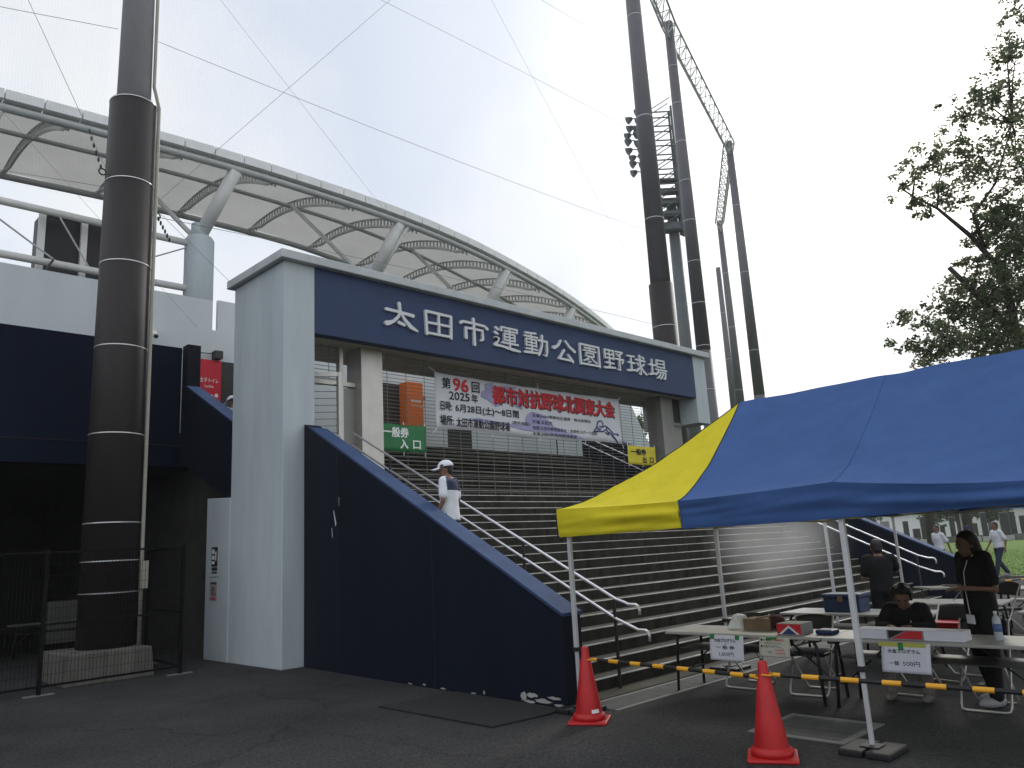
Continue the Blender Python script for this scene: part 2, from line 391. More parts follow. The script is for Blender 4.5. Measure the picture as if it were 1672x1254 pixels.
# ---------------------------------------------------------------- staircase
R_, T_, Y1, Y2 = 0.141, 0.282, 6.10, 12.80
ZL = R_*19
def nosing(k):      # k = 1..31 -> (y, z)
    return (Y1+T_*(k-1), R_*k) if k <= 19 else (Y2+T_*(k-20), R_*k)
st = thing("staircase", "wide weathered concrete staircase climbing under the blue sign beam", "staircase", (12.6,6.1,0))
prof = [(Y1, 0.0)]
for k in range(1, 20):
    y, z = nosing(k); prof += [(y, z-R_), (y, z)]
prof += [(Y2, ZL), (Y2, -0.2), (Y1, -0.2)]
def left_x(y):
    t = (y-5.72)/(11.6-5.72); x = 6.255+t*0.33; return (x, x+0.285)
def steps_mesh(k0, k1, yend, x0, x1, zb):
    b = MB()
    X0 = x0
    for k in range(k0, k1+1):
        x0 = X0 if X0 else left_x(nosing(k)[0])[0]+0.14
        y, z = nosing(k); yn = nosing(k+1)[0] if k < k1 else yend
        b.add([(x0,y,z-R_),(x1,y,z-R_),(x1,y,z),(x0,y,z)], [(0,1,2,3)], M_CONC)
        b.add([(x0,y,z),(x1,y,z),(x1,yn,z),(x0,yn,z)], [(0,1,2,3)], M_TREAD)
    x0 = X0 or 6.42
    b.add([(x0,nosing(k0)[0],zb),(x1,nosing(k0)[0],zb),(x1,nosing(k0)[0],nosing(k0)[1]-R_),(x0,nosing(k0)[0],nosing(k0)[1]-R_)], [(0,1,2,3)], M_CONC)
    return b
steps_mesh(1, 19, Y2, None, 18.9, -0.02).build("lower_flight", parent=st, fix=False)
steps_mesh(20, 31, 17.0, 6.45, 18.9, ZL-0.9).build("upper_flight", parent=st, fix=False)
for k in range(1, 32):
    y, z = nosing(k); b = MB()
    xl = left_x(y)[0]+0.16 if k <= 19 else 6.50
    b.box((xl,y-0.004,z-0.010), (18.85,y+0.022,z+0.003), M_NOSE)
    b.build("step_nosing", parent=st)

def wall_poly(name, parent, pts_out, thick_fn, m):
    """Vertical wall whose outer face is the polygon PTS_OUT (y, z); THICK_FN(y) gives its two x values."""
    b = MB(); n = len(pts_out)
    vs = [V((thick_fn(y)[0], y, z)) for y, z in pts_out]+[V((thick_fn(y)[1], y, z)) for y, z in pts_out]
    fs = [tuple(range(n)), tuple(range(2*n-1, n-1, -1))]+[(i, (i+1)%n, n+(i+1)%n, n+i) for i in range(n)]
    b.add(vs, fs, m)
    return b.build(name, parent=parent)
def right_x(y): return (18.86, 19.14)
def cheek(xf, label, scuffs, ysk):
    w = thing("stair_side_wall", label, "stair wall", (xf(8)[0], 8, 0))
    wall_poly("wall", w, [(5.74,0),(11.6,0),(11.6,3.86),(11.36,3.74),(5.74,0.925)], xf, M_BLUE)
    def x2(y): a, c = xf(y); return (a-0.012, c+0.012)
    wall_poly("coping", w, [(5.725,0.927),(11.36,3.742),(11.36,3.775),(5.725,0.96)], x2, M_BLUET)
    return w
cw = cheek(left_x, "navy sloping side wall of the stairs with peeling paint at its foot", True, 0)
b = MB(); b.prism([V((left_x(y)[0]-.0015, y, z)) for y, z in ((10.50,0.02),(10.512,0.02),(10.512,3.25),(10.50,3.25))], (.0013,0,0), M_BLACK); b.build("joint_line", parent=cw)
b = MB(); b.prism([V((left_x(y)[0]-.0015, y, z)) for y, z in ((8.05,0.02),(8.06,0.02),(8.06,2.0),(8.05,2.0))], (.0013,0,0), M_BLACK); b.build("joint_line", parent=cw)
def face_patch(pts, m, name, parent, lift=0.0025):
    b = MB(); b.prism([V((left_x(y)[0]-lift, y, z)) for y, z in pts], (0.002,0,0), m); return b.build(name, parent=parent)
rr = random.Random(3)
def blob(cy, cz, ry, rz_, n=18):
    return [(cy+ry*math.cos(6.283*i/n)*rr.uniform(.6,1.15), max(0.003, cz+rz_*math.sin(6.283*i/n)*rr.uniform(.55,1.2))) for i in range(n)]
for cy, cz, ry, rz_ in ((6.28,0.10,.10,.026),(6.42,0.075,.05,.05),(6.10,0.055,.15,.022),(5.93,0.10,.11,.018),(5.86,0.035,.09,.018),(6.32,0.03,.10,.014),(7.3,0.02,.05,.011),(7.9,.02,.06,.010),(8.3,.03,.04,.012),(8.62,.015,.05,.010),(7.1,.05,.02,.02)):
    face_patch(blob(cy, cz, ry, rz_), M_PALES, "peeled_paint", cw)
for pts in ([(10.62,2.36),(10.605,2.37),(10.53,2.16),(10.56,2.12)], [(10.68,2.10),(10.665,2.11),(10.65,1.98),(10.665,1.95)], [(10.45,2.56),(10.44,2.56),(10.445,2.42),(10.45,2.43)]):
    face_patch(pts, M_GREYL, "paint_scuff", cw)
cheek(right_x, "far navy side wall on the right of the stairs beside the lawn", False, 0)
for side, (xa, xb), lab in ((0, (6.25,6.52), "navy upper stair wall behind the grey pillar"), (1, (18.86,19.14), "navy upper stair wall on the right beyond the shutter")):
    w = thing("upper_stair_wall", lab, "stair wall", (xa,13.5,2.7))
    f = lambda y, a=xa, b=xb: (a, b)
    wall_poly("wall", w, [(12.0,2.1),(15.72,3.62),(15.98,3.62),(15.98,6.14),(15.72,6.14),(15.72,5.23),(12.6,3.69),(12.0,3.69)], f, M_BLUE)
    f2 = lambda y, a=xa, b=xb: (a-0.012, b+0.012)
    wall_poly("coping", w, [(12.6,3.692),(15.715,5.232),(15.715,5.262),(12.6,3.722)], f2, M_BLUET)

# handrails: two bars on short posts, a curled end at the bottom
def handrail(label, x, sgn, ya, yb, z_of, posts):
    h = thing("handrail", label, "handrail", (x, ya, 0))
    for nm, dz in (("top_rail", 0.93), ("lower_rail", 0.70)):
        b = MB(); kk = ya-(0.04 if dz > .9 else 0.15); zk = z_of(ya)+dz-(0.0 if dz > .9 else .05)
        pts = [(x, kk-.17, zk-.115), (x, kk-.17, zk-.05), (x, kk-.155, zk-.018), (x, kk-.12, zk), (x, kk-.02, zk+.002), (x, kk+.03, zk+.022)]
        pts += [(x, y, z_of(y)+dz) for y in (ya+.12, (ya+yb)/2, yb)]
        b.tube(pts, 0.0175, 10, M_RAIL); b.build(nm, parent=h, smooth=True)
    for y in posts:
        b = MB(); b.bar((x, y, z_of(y)-0.08), (x, y, z_of(y)+0.91), 0.028, 0.028, M_DPOST); b.tube([(x,y,z_of(y)+.62),(x,y,z_of(y)+.70)], .016, 6, M_DPOST)
        b.build("post", parent=h)
    return h
zl = lambda y: 0.141*(1+(y-Y1)/T_) if y > Y1-0.2 else 0.0
zl = lambda y: max(0.0, 0.5*(y-5.82))
zu = lambda y: ZL+0.5*(y-12.52)
handrail("bright twin-bar handrail beside the left navy stair wall", 7.45, 1, 5.85, 11.5, zl, (6.0,7.45,8.95,10.4))
handrail("bright twin-bar handrail beside the far right stair wall", 17.7, 1, 5.95, 11.5, zl, (6.1,7.5,9.0,10.5))
handrail("upper twin-bar handrail behind the shutter on the left", 7.45, 1, 12.7, 15.9, zu, (12.8,14.3,15.8))
handrail("upper twin-bar handrail behind the shutter on the right", 17.7, 1, 12.7, 16.6, zu, (12.8,14.4,16.0))

# ---------------------------------------------------------------- entrance gate with the big sign
gt = thing("entrance_gate", "grey concrete entrance gate with navy beam and raised white characters", "gate", (12.8,12.4,0))
b = MB(); b.box((6.21,11.63,0), (6.80,13.50,6.70), M_GREY); b.build("pillar", parent=gt, bevel=0.012)
b = MB(); b.prism([(6.20,13.50,0),(6.20,14.46,0),(6.20,14.46,2.86),(6.20,13.50,2.80)], (0.595,0,0), M_GREY); b.build("buttress", parent=gt, bevel=0.012)
b = MB(); b.box((18.80,11.63,4.79), (19.40,13.50,6.70), M_GREY); b.build("end_block", parent=gt, bevel=0.012)
b = MB(); b.box((6.80,11.635,5.49), (18.80,11.86,6.70), M_BLUEB); b.build("sign_beam", parent=gt, bevel=0.006)
b = MB(); b.box((6.80,11.862,5.53), (18.80,13.50,6.699), M_SOFF); b.build("soffit", parent=gt)
b = MB(); b.box((6.10,11.50,6.702), (19.50,13.62,6.86), M_CAP); b.build("coping", parent=gt, bevel=0.015)
b = MB(); b.box((8.06,12.10,0.5*(12.1-6.1)-.35), (8.54,12.60,5.53), M_STEEL); b.build("steel_column", parent=gt, bevel=0.008)
b = MB(); b.box((17.72,12.10,2.55), (18.27,12.60,5.53), M_STEELD); b.build("steel_column", parent=gt, bevel=0.008)
b = MB(); b.box((18.275,12.22,2.55), (18.795,12.30,4.76), M_STEELD); b.box((18.275,12.18,4.76), (18.795,12.34,4.85), M_STEELD); b.box((18.275,12.22,4.85),(18.795,12.30,5.53),M_DPOST); b.build("service_door", parent=gt)
STROKES = {
'太': [[(.8,6.9,.42),(4.5,6.75,.36),(8.4,6.3,.5)],[(4.5,9.8,.5),(4.75,7,.4),(4.2,5,.38),(2.9,3.1,.42),(1.5,2.1,.6),(.9,1.9,.7)],[(5,6.2,.32),(6.2,4,.48),(7.6,2.1,.62),(9.5,1.0,.3)],[(4.3,2.9,.48),(5.8,2.3,.4)]],
'田': [[(1,9.2,.4),(1.2,.8,.42)],[(1,9.2,.4),(8.8,9,.36)],[(8.8,9,.4),(8.6,.7,.42)],[(1.2,1.2,.36),(8.6,1.2,.36)],[(1.2,5.1,.34),(8.6,5.1,.34)],[(4.9,9,.36),(4.9,1.2,.36)]],
'市': [[(4.9,10,.5),(5.0,8.6,.4)],[(.7,7.7,.5),(1.4,8.3,.38),(5,8.3,.34),(8.6,8.1,.36),(9.5,7.2,.5)],[(2.3,6.1,.4),(2.3,2.2,.48)],[(2.3,6.1,.34),(7.8,6.1,.34)],[(7.8,6.1,.4),(7.9,2.7,.42),(7.1,2.1,.3)],[(5,8.2,.42),(5,.1,.5)]],
'運': [[(1.4,8.6,.48),(2.2,8,.34)],[(1.0,6.7,.46),(1.9,6.2,.34)],[(1,4.6,.36),(2.3,4.4,.34),(1.5,2.6,.36),(.9,1.9,.5)],[(.8,1.7,.46),(3.5,1.5,.36),(7,.9,.5),(9.8,.6,.3)],[(3.4,9.3,.32),(3.2,7.9,.4)],[(3.4,9.3,.3),(9,9.3,.3)],[(9,9.3,.3),(8.9,8,.36)],[(4.2,8,.27),(8.2,8,.27)],[(4.3,6.9,.3),(4.3,4.2,.3)],[(4.3,6.9,.27),(8,6.9,.27)],[(8,6.9,.3),(8,4.2,.3)],[(4.3,5.6,.25),(8,5.6,.25)],[(4.3,4.3,.27),(8,4.3,.27)],[(3.3,3.1,.3),(9.1,3.1,.3)],[(6.1,8.7,.3),(6.1,1.9,.3)]],
'動': [[(1,9.2,.34),(5,9.6,.3)],[(.6,7.9,.3),(5.6,7.9,.3)],[(1.2,6.8,.3),(1.2,4,.3)],[(1.2,6.8,.26),(5,6.8,.26)],[(5,6.8,.3),(5,4,.3)],[(1.2,5.4,.25),(5,5.4,.25)],[(1.2,4.1,.26),(5,4.1,.26)],[(.9,2.7,.28),(5.3,2.7,.28)],[(.4,1.1,.42),(5.8,1.4,.34)],[(3.1,9.3,.3),(3.1,1.2,.3)],[(5.9,7,.34),(9.2,7,.34)],[(9.2,7,.38),(9.1,3,.4),(8.6,1,.42),(7.7,1.2,.25)],[(7.4,9.2,.4),(7.2,5,.36),(6.3,2,.38),(5.7,.8,.42)]],
'公': [[(3.8,8.9,.4),(2.8,6.8,.4),(1.6,5.7,.5),(.7,5.3,.62)],[(5.8,9.1,.38),(7.2,7,.46),(9.5,5.2,.5)],[(5,5,.42),(3.6,2.4,.38),(2.7,1.1,.4)],[(2.7,1.1,.38),(5,1.0,.36),(8,.9,.4)],[(6.6,3.2,.36),(8.4,.6,.52)]],
'園': [[(.8,9.4,.36),(.8,.5,.4)],[(.8,9.4,.34),(9.2,9.4,.34)],[(9.2,9.4,.36),(9.2,.5,.4)],[(.8,.8,.34),(9.2,.8,.34)],[(2.6,8.1,.26),(7.4,8.1,.26)],[(5,8.9,.28),(5,6.9,.28)],[(2.2,6.9,.26),(7.8,6.9,.26)],[(3.3,5.9,.25),(3.3,4.5,.25)],[(6.7,5.9,.25),(6.7,4.5,.25)],[(3.3,5.9,.24),(6.7,5.9,.24)],[(3.3,4.5,.24),(6.7,4.5,.24)],[(4.6,4.4,.26),(3.6,3.1,.26),(2.2,2.3,.3)],[(4.2,3.4,.26),(4.2,1.8,.26),(5.2,2.3,.2)],[(5.2,4.2,.24),(6.4,2.8,.28),(7.9,1.9,.3)]],
'野': [[(.8,9.3,.34),(.8,5.4,.34)],[(.8,9.3,.3),(4.8,9.3,.3)],[(4.8,9.3,.34),(4.8,5.4,.34)],[(.8,7.4,.27),(4.8,7.4,.27)],[(.8,5.6,.28),(4.8,5.6,.28)],[(2.8,9.3,.32),(2.8,1.2,.32)],[(1,3.4,.3),(4.7,3.4,.3)],[(.4,1,.42),(5.2,1.5,.34)],[(5.8,9.3,.3),(9.1,9.3,.34)],[(9.1,9.3,.34),(7.4,7.6,.32)],[(6.3,8.2,.3),(7.9,7,.36)],[(5.6,5.9,.32),(9.5,5.9,.36)],[(9.5,5.9,.34),(8.9,4.3,.34)],[(7.5,6,.38),(7.5,.9,.4),(6.4,1.2,.25)]],
'球': [[(.6,8.6,.34),(4,8.8,.32)],[(.7,5.6,.32),(3.9,5.6,.32)],[(.3,1.7,.42),(4.2,2.3,.34)],[(2.3,8.6,.34),(2.3,2,.34)],[(4.6,7.6,.34),(9.3,7.4,.36)],[(6.8,9.8,.42),(6.8,.7,.42),(5.9,1.1,.25)],[(5.2,6.1,.3),(5.9,5,.36)],[(4.6,2,.42),(6.2,3.7,.28)],[(8.8,5.9,.34),(7.3,4.6,.28)],[(7,4.6,.3),(8.2,2.4,.44),(9.7,1.1,.4)],[(8,9.3,.34),(8.8,8.7,.36)]],
'場': [[(.4,6.6,.34),(3.7,6.7,.34)],[(2,9.2,.38),(2,2.2,.36)],[(.3,1.8,.42),(3.8,2.7,.32)],[(4.6,9.5,.3),(4.6,6,.3)],[(8.6,9.5,.3),(8.6,6,.3)],[(4.6,9.5,.28),(8.6,9.5,.28)],[(4.6,7.8,.25),(8.6,7.8,.25)],[(4.6,6.1,.27),(8.6,6.1,.27)],[(3.8,4.8,.3),(9.7,4.8,.32)],[(5.3,4.8,.3),(4.6,3,.3),(3.6,2.2,.38)],[(5,3.6,.26),(9,3.6,.28)],[(9,3.6,.32),(8.6,.8,.36),(7.6,.6,.22)],[(6.4,3.5,.26),(5.6,1.6,.28),(4.4,.6,.34)],[(7.8,3.5,.26),(7,1.6,.28),(6,.4,.34)]]}
def big_letter(ch, xc, parent, w=0.83, h=0.55, z0=5.81):
    b = MB()
    for i, s in enumerate(STROKES[ch]):
        pts = [(xc-w/2+w*x/10, z0+h*z/10, r*0.071) for x, z, r in s]
        # round-ended ribbon along the stroke
        dense = []
        for j in range(len(pts)-1):
            for t in range(4):
                a, c = pts[j], pts[j+1]; u = t/4; dense.append(tuple(a[q]*(1-u)+c[q]*u for q in range(3)))
        dense.append(pts[-1]); Lf, Rt = [], []
        for j, (x, z, r) in enumerate(dense):
            q0, q1 = dense[max(j-1, 0)], dense[min(j+1, len(dense)-1)]
            d = V((q1[0]-q0[0], q1[1]-q0[1])).normalized(); nn = V((-d.y, d.x))
            Lf.append((x+nn.x*r, z+nn.y*r)); Rt.append((x-nn.x*r, z-nn.y*r))
        def cap(j, sg):
            x, z, r = dense[j]; q0, q1 = (dense[0], dense[1]) if j == 0 else (dense[-2], dense[-1])
            a0 = math.atan2(q1[1]-q0[1], q1[0]-q0[0])
            return [(x+r*math.cos(a0+sg), z+r*math.sin(a0+sg)) for sg in ([math.pi/2+math.pi*k/5 for k in range(1, 5)] if j == 0 else [-math.pi/2+math.pi*k/5 for k in range(1, 5)])]
        poly = Rt + cap(len(dense)-1, 0) + Lf[::-1] + cap(0, 0)
        yf = 11.585-0.0006*i
        b.prism([V((x, yf, z)) for x, z in poly], (0, 11.634-yf, 0), M_LETTER)
    return b.build("letter", parent=parent)
for i, ch in enumerate("太田市運動公園野球場"):
    big_letter(ch, 8.64+i*0.925+0.004*i, gt)

# shutter grilles under the beam
def grille(label, x0, x1, z0, z1, y, step=0.074, vx=0.46):
    s = thing("grille_shutter", label, "shutter", ((x0+x1)/2, y, z0))
    b = MB(); n = int((z1-z0)/step)
    for k in range(n): b.tube([(x0,y,z0+0.05+k*step),(x1,y,z0+0.05+k*step)], 0.0062, 5, M_ROD, cap=False)
    b.build("rods", parent=s, smooth=True)
    b = MB(); k = 0
    x = x0+vx*0.5
    while x < x1:
        b.bar((x,y-0.010,z0+.02),(x,y-0.010,z1), 0.011, 0.006, M_ROD); x += vx
    b.build("link_chain", parent=s)
    b = MB(); b.box((x0,y-0.025,z0-0.03),(x1,y+0.025,z0+0.03), M_STEELD); b.build("bottom_bar", parent=s)
    return s
grille("wide closed grille shutter behind the white tournament banner", 8.545, 17.715, 2.715, 5.53, 12.30)
grille("narrow grille panel between the grey pillar and the steel column", 6.81, 7.70, 4.86, 5.53, 12.34)
# open barred door leaf and its frame in the left bay
df = thing("door_frame", "dark steel door frame standing left of the stainless column", "door frame", (7.9,12.35,2.7))
b = MB(); b.box((7.70,12.28,2.60),(7.78,12.40,5.53),M_STEEL); b.build("jamb", parent=df)
b = MB(); b.box((7.78,12.3,2.6),(8.06,12.36,4.74),M_STEELD); b.build("side_panel", parent=df)
b = MB(); b.box((6.80,12.29,4.78),(8.05,12.39,4.86),M_STEEL); b.build("lintel", parent=df)
dl = thing("barred_door", "stainless barred door leaf standing open beside the grey pillar", "door", (6.85,12.3,2.7))
P0, P1 = V((6.86,12.30,0)), V((7.46,11.93,0))
b = MB()
for p in (P0, P1): b.bar((p.x,p.y,2.78),(p.x,p.y,4.93),0.075,0.05,M_STEEL)
for z in (2.82,4.89): b.bar((P0.x,P0.y,z),(P1.x,P1.y,z),0.05,0.075,M_STEEL)
b.build("door_frame", parent=dl)
b = MB()
for k in range(15): b.tube([(P0.x,P0.y,2.95+k*.125),(P1.x,P1.y,2.95+k*.125)],0.0065,5,M_ROD)
b.build("bars", parent=dl)
b = MB(); b.bar((7.44,11.90,3.75),(7.40,11.80,3.75),0.02,0.02,M_STEEL); b.bar((7.40,11.80,3.75),(7.34,11.84,3.75),0.02,0.02,M_STEEL); b.build("handle", parent=dl)

# ---------------------------------------------------------------- stadium concourse building
bd = thing("stadium_building", "pale grey stadium concourse over a dark navy-fronted underpass", "stadium", (0,17,0))
b = MB()
b.prism([V((x, 17.0, z)) for x, z in ((-40,4.372),(24.4,4.372),(22.3,7.66),(7.42,7.66),(7.42,6.92),(7.29,6.92),(7.29,7.62),(-40,7.62))], (0,0.10,0), M_GREYL)
b.build("upper_wall", parent=bd)
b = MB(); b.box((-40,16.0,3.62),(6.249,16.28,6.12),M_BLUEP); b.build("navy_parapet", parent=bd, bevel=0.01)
b = MB(); b.box((-40,15.985,4.05),(6.249,15.999,4.062),M_BLACK); b.build("joint_line", parent=bd)
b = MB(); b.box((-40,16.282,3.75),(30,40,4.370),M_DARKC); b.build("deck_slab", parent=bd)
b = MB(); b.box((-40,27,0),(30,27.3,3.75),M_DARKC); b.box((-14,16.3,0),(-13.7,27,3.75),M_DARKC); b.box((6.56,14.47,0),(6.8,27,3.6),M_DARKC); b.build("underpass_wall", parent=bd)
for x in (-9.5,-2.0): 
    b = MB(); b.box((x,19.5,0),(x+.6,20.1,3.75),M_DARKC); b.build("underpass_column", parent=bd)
for x0, w in ((7.50,0.62),(11.95,0.62),(14.2,.9)):
    b = MB(); b.box((x0,16.985,4.372),(x0+w,16.999,6.20 if x0<14 else 5.6),M_DPOST); b.build("doorway", parent=bd)
b = MB(); b.box((-40,16.97,6.135),(6.9,16.999,6.33),M_GREYL); b.build("ledge", parent=bd)
b = MB(); b.box((3.05,16.86,6.05),(3.21,16.999,6.22),M_DPOST); b.tube([(3.13,16.9,6.2),(4.9,20.9,9.3)],0.03,6,M_DPOST); b.build("bracket", parent=bd)
b = MB(); b.box((7.30,16.80,6.22),(7.48,16.999,6.40),M_DPOST); b.build("bracket", parent=bd)
# cable along the top of the parapet
b = MB(); b.tube([(-6,16.95,6.36),(-2,16.95,6.30),(3.13,16.9,6.2),(5.6,16.95,6.26),(7.39,16.9,6.34)],0.012,5,M_BLACK)
tag(b.build("cable"), "thin black cable strung along the foot of the pale upper wall", "cable")
# surveillance camera on the wall
sc = thing("security_camera", "small white security camera on the pale wall right of the brown pole", "security camera", (5.95,16.9,6.5))
b = MB(); b.box((5.90,16.80,6.62),(6.00,16.999,6.72),M_WHITE); b.build("mount", parent=sc)
b = MB(); b.tube([(5.95,16.82,6.60),(5.95,16.70,6.50)],0.055,10,M_WHITE); b.build("camera_body", parent=sc)
b = MB(); b.ell((5.95,16.69,6.49),(.045,.045,.045),M_BLACK); b.build("lens", parent=sc, smooth=True)
# toilet and lounge signs standing on the deck in front of that wall
tS = thing("toilet_sign", "crimson ladies toilet sign panel on the upper wall", "sign", (7.15,16.9,4.4))
b = MB(); b.box((6.98,16.93,4.372),(7.50,16.98,6.19),M_CRIM); b.build("panel", parent=tS)
text_mesh("女子トイレ", .42, .11, M_INKW, "lettering", tS, (7.02,16.928,5.66), (1,0,0), (0,0,1), .012)
text_mesh("Ladies", .20, .06, M_INKW, "lettering", tS, (7.13,16.928,5.55), (1,0,0), (0,0,1), .01)
for zc in (5.38,5.26):
    b = MB(); b.prism([V((7.40+.045*math.cos(k*.524),16.928,zc+.045*math.sin(k*.524))) for k in range(12)],(0,.004,0),M_INKW); b.build("symbol", parent=tS)
    b = MB(); b.box((7.12,16.927,zc-.010),(7.32,16.930,zc+.010),M_INKW); b.build("lettering", parent=tS)
oS = thing("lounge_sign", "orange panel sign with small white writing behind the shutter", "sign", (12.8,16.8,4.4))
b = MB(); b.box((12.52,16.62,4.372),(13.05,16.98,6.22),M_ORANGE); b.build("panel", parent=oS)
text_mesh("喫煙室", .34, .075, M_INKW, "lettering", oS, (12.64,16.618,5.66), (1,0,0), (0,0,1), .012)
text_mesh("Smoking", .36, .065, M_INKW, "lettering", oS, (12.63,16.618,5.53), (1,0,0), (0,0,1), .012)
wl_ = thing("wall_lamp", "small grey lamp on the pale wall right of the orange sign", "lamp", (13.3,16.9,5.9))
b = MB(); b.box((13.22,16.86,5.86),(13.30,16.999,5.98),M_ROOFST); b.ell((13.26,16.84,5.88),(.06,.07,.06),M_ROOFST); b.build("lamp_body", parent=wl_)

# ---------------------------------------------------------------- grandstand roof
OUT = [(-9,23.2),(-3,21.3),(3.4,20.5),(8.7,20.0),(11.8,20.0),(14.7,20.1),(17.8,20.5),(20.9,21.2),(25.1,22.4),(29.0,23.6),(33,25.0),(37,26.8),(41,29.0)]
INN = [(-9,29.6),(-3,28.9),(4.9,28.5),(7.9,28.1),(10.8,28.0),(14,27.95),(16.7,28.2),(19.8,29.1),(23,30.2),(27,31.4),(31.5,32.8),(36,34.4),(41,36.0)]
def at_x(pl, x):
    for (a, b_), (c, d_) in zip(pl, pl[1:]):
        if a <= x <= c: return b_+(d_-b_)*(x-a)/(c-a)
    return pl[-1][1]
def smooth_y(pl, x): return sum(at_x(pl, min(40.9, max(-8.9, x+dx))) for dx in (-1.6,-.8,0,.8,1.6))/5
ZO, ZI, BUL = 12.9, 14.75, 0.75
def roof(x, s):
    y = smooth_y(OUT, x)*(1-s)+smooth_y(INN, x)*s
    drop = max(0, x-24)**1.7*0.010
    return V((x, y, ZO+(ZI-ZO)*s+BUL*4*s*(1-s)-drop))
rf = thing("grandstand_roof", "curved white membrane roof on arched ribs over the grandstand", "roof", (14,24,9))
b = MB(); b.grid(lambda u, v: roof(-9+50*u, v)+V((0,0,0.02*math.sin(u*50/2.8*2*math.pi))), 120, 14, M_MEMB); b.build("membrane", parent=rf, smooth=True)
xs = [-9+50*i/60 for i in range(61)]
b = MB(); b.tube([roof(x,0)+V((0,-.05,-.16)) for x in xs], 0.105, 10, M_ROOFST); b.build("edge_beam", parent=rf, smooth=True)
b = MB()
for i in range(60):
    a, c = roof(xs[i],0), roof(xs[i+1]-0.03,0)
    b.add([a+V((0,-.20,.02)), c+V((0,-.20,.02)), c+V((0,-.20,.27)), a+V((0,-.20,.27)), a+V((0,.1,.02)), c+V((0,.1,.02)), c+V((0,.1,.27)), a+V((0,.1,.27))], [(0,1,2,3),(7,6,5,4),(3,2,6,7),(0,4,5,1),(1,5,6,2),(4,0,3,7)], M_GUT)
b.build("gutter", parent=rf)
b = MB(); b.tube([roof(x,1)+V((0,0,-.12)) for x in xs], 0.12, 8, M_ROOFST); b.build("inner_edge", parent=rf, smooth=True)
b = MB(); b.tube([roof(x,.52)+V((0,0,-.34)) for x in xs], 0.07, 6, M_ROOFST); b.build("purlin", parent=rf, smooth=True)
for k in range(17):
    x = -6.2+k*2.8; b = MB()
    b.tube([roof(x, s/24)+V((0,0,-.33*min(1, min(s, 24-s)/3))) for s in range(0, 25)], 0.060, 6, M_WHITE)
    b.tube([roof(x, s/24)+V((0,0,-.035)) for s in range(0, 25)], 0.04, 5, M_ROOFST)
    for s in range(2, 36):
        q = roof(x, s/37); b.bar(q+V((0,0,-.02)), q+V((0,0,-.33)), 0.05, 0.05, M_ROOFST)
    b.build("rib", parent=rf, smooth=False)
def tree_col(x, full, cyl=True):
    y0 = smooth_y(OUT, x)+1.0
    if cyl:
        b = MB(); b.tube([(x,y0,7.0),(x,y0,10.75),(x,y0,10.85)], [.40,.40,.34], 20, M_GREY); b.tube([(x,y0,10.8),(x,y0,11.25)], .24, 16, M_GREY); b.build("column", parent=rf, smooth=True)
    t = roof(x+.55, 0)
    b = MB(); b.tube([(x,y0,10.9), t+V((0,-.02,-.2))], .19, 14, M_WHITE); b.build("strut", parent=rf, smooth=True)
    b = MB(); q = roof(x-1.4, .50); b.tube([(x-.15,y0+.1,10.9), q+V((0,0,-.34))], .075, 8, M_WHITE); b.build("brace", parent=rf, smooth=True)
    if full:
        b = MB(); q = roof(x+.9, 0); b.tube([(x+.2,y0,10.9), q+V((0,-.02,-.2))], .09, 10, M_WHITE); b.build("strut", parent=rf, smooth=True)
for i, x in enumerate((-3.2,2.8,8.6,14.5,20.6,26.6,32.4)): tree_col(x, i > 2)
# horizontal tubes with crossed tension rods between the columns, left part
b = MB()
for z in (9.25,10.6): b.tube([(-12,21.2,z),(8.6,21.0,z)], .095, 10, M_WHITE)
b.build("tie_tube", parent=rf, smooth=True)
b = MB()
for a, c in (((3.0,21,10.55),(5.0,21,9.3)),((5.0,21,10.5),(5.75,21,9.3)),((6.0,21,9.2),(6.9,21,9.3)),((8.3,21,10.5),(6.3,21,9.4)),((0,21,9.3),(2.8,21,10.5))):
    b.tube([a, c], .022, 6, M_ROOFST)
b.build("tension_rod", parent=rf)
# loudspeaker array behind the tubes
sp = thing("speaker_cabinet", "large black loudspeaker cabinet with white side frames behind the roof tubes", "loudspeaker", (5.7,21.6,8.9))
b = MB(); b.box((4.70,21.5,9.0),(6.7,22.2,10.72),M_BLACK); b.box((4.78,21.45,8.85),(6.7,22.25,9.0),M_DPOST); b.box((4.78,21.4,10.721),(6.7,22.25,10.82),M_DPOST); b.build("cabinet", parent=sp, bevel=.02)
for x in (4.64,5.62):
    b = MB(); b.box((x,21.38,9.0),(x+.15,21.499,10.72),M_WHITE); b.build("side_frame", parent=sp)

# ---------------------------------------------------------------- net poles, ropes, nets
PL, PA, PB, PC, PD, PE = V((4.43,14.05,0)), V((20.57,13.62,0)), V((27.07,16.20,0)), V((38.7,20.06,0)), V((48.5,26.6,0)), V((57.2,32.0,0))
def net_pole(label, p, r0, r1, zs, zt, bands, wire_side=None):
    t = thing("net_pole", label, "net pole", (p.x,p.y,0), group="brown steel poles carrying the safety net")
    b = MB(); b.tube([(p.x,p.y,0),(p.x,p.y,zs)], [r0, r0*.90], 40, M_POLE if r0 > .4 else M_SHAFTP); b.build("sleeve", parent=t, smooth=False)
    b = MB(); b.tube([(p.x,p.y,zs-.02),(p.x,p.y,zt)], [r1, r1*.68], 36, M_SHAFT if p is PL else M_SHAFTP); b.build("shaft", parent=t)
    for o in list(t.children):
        for f in o.data.polygons: f.use_smooth = len(f.vertices) == 4
    for z in bands:
        rr_ = (r0*(1-.10*z/zs) if z <= zs else r1*(1-.32*(z-zs)/(zt-zs)))
        b = MB(); b.lathe([(rr_+.001,z-.008),(rr_+.006,z-.008),(rr_+.006,z+.008),(rr_+.001,z+.008)], (p.x,p.y,0), 32, M_BAND); b.build("band", parent=t)
    return t
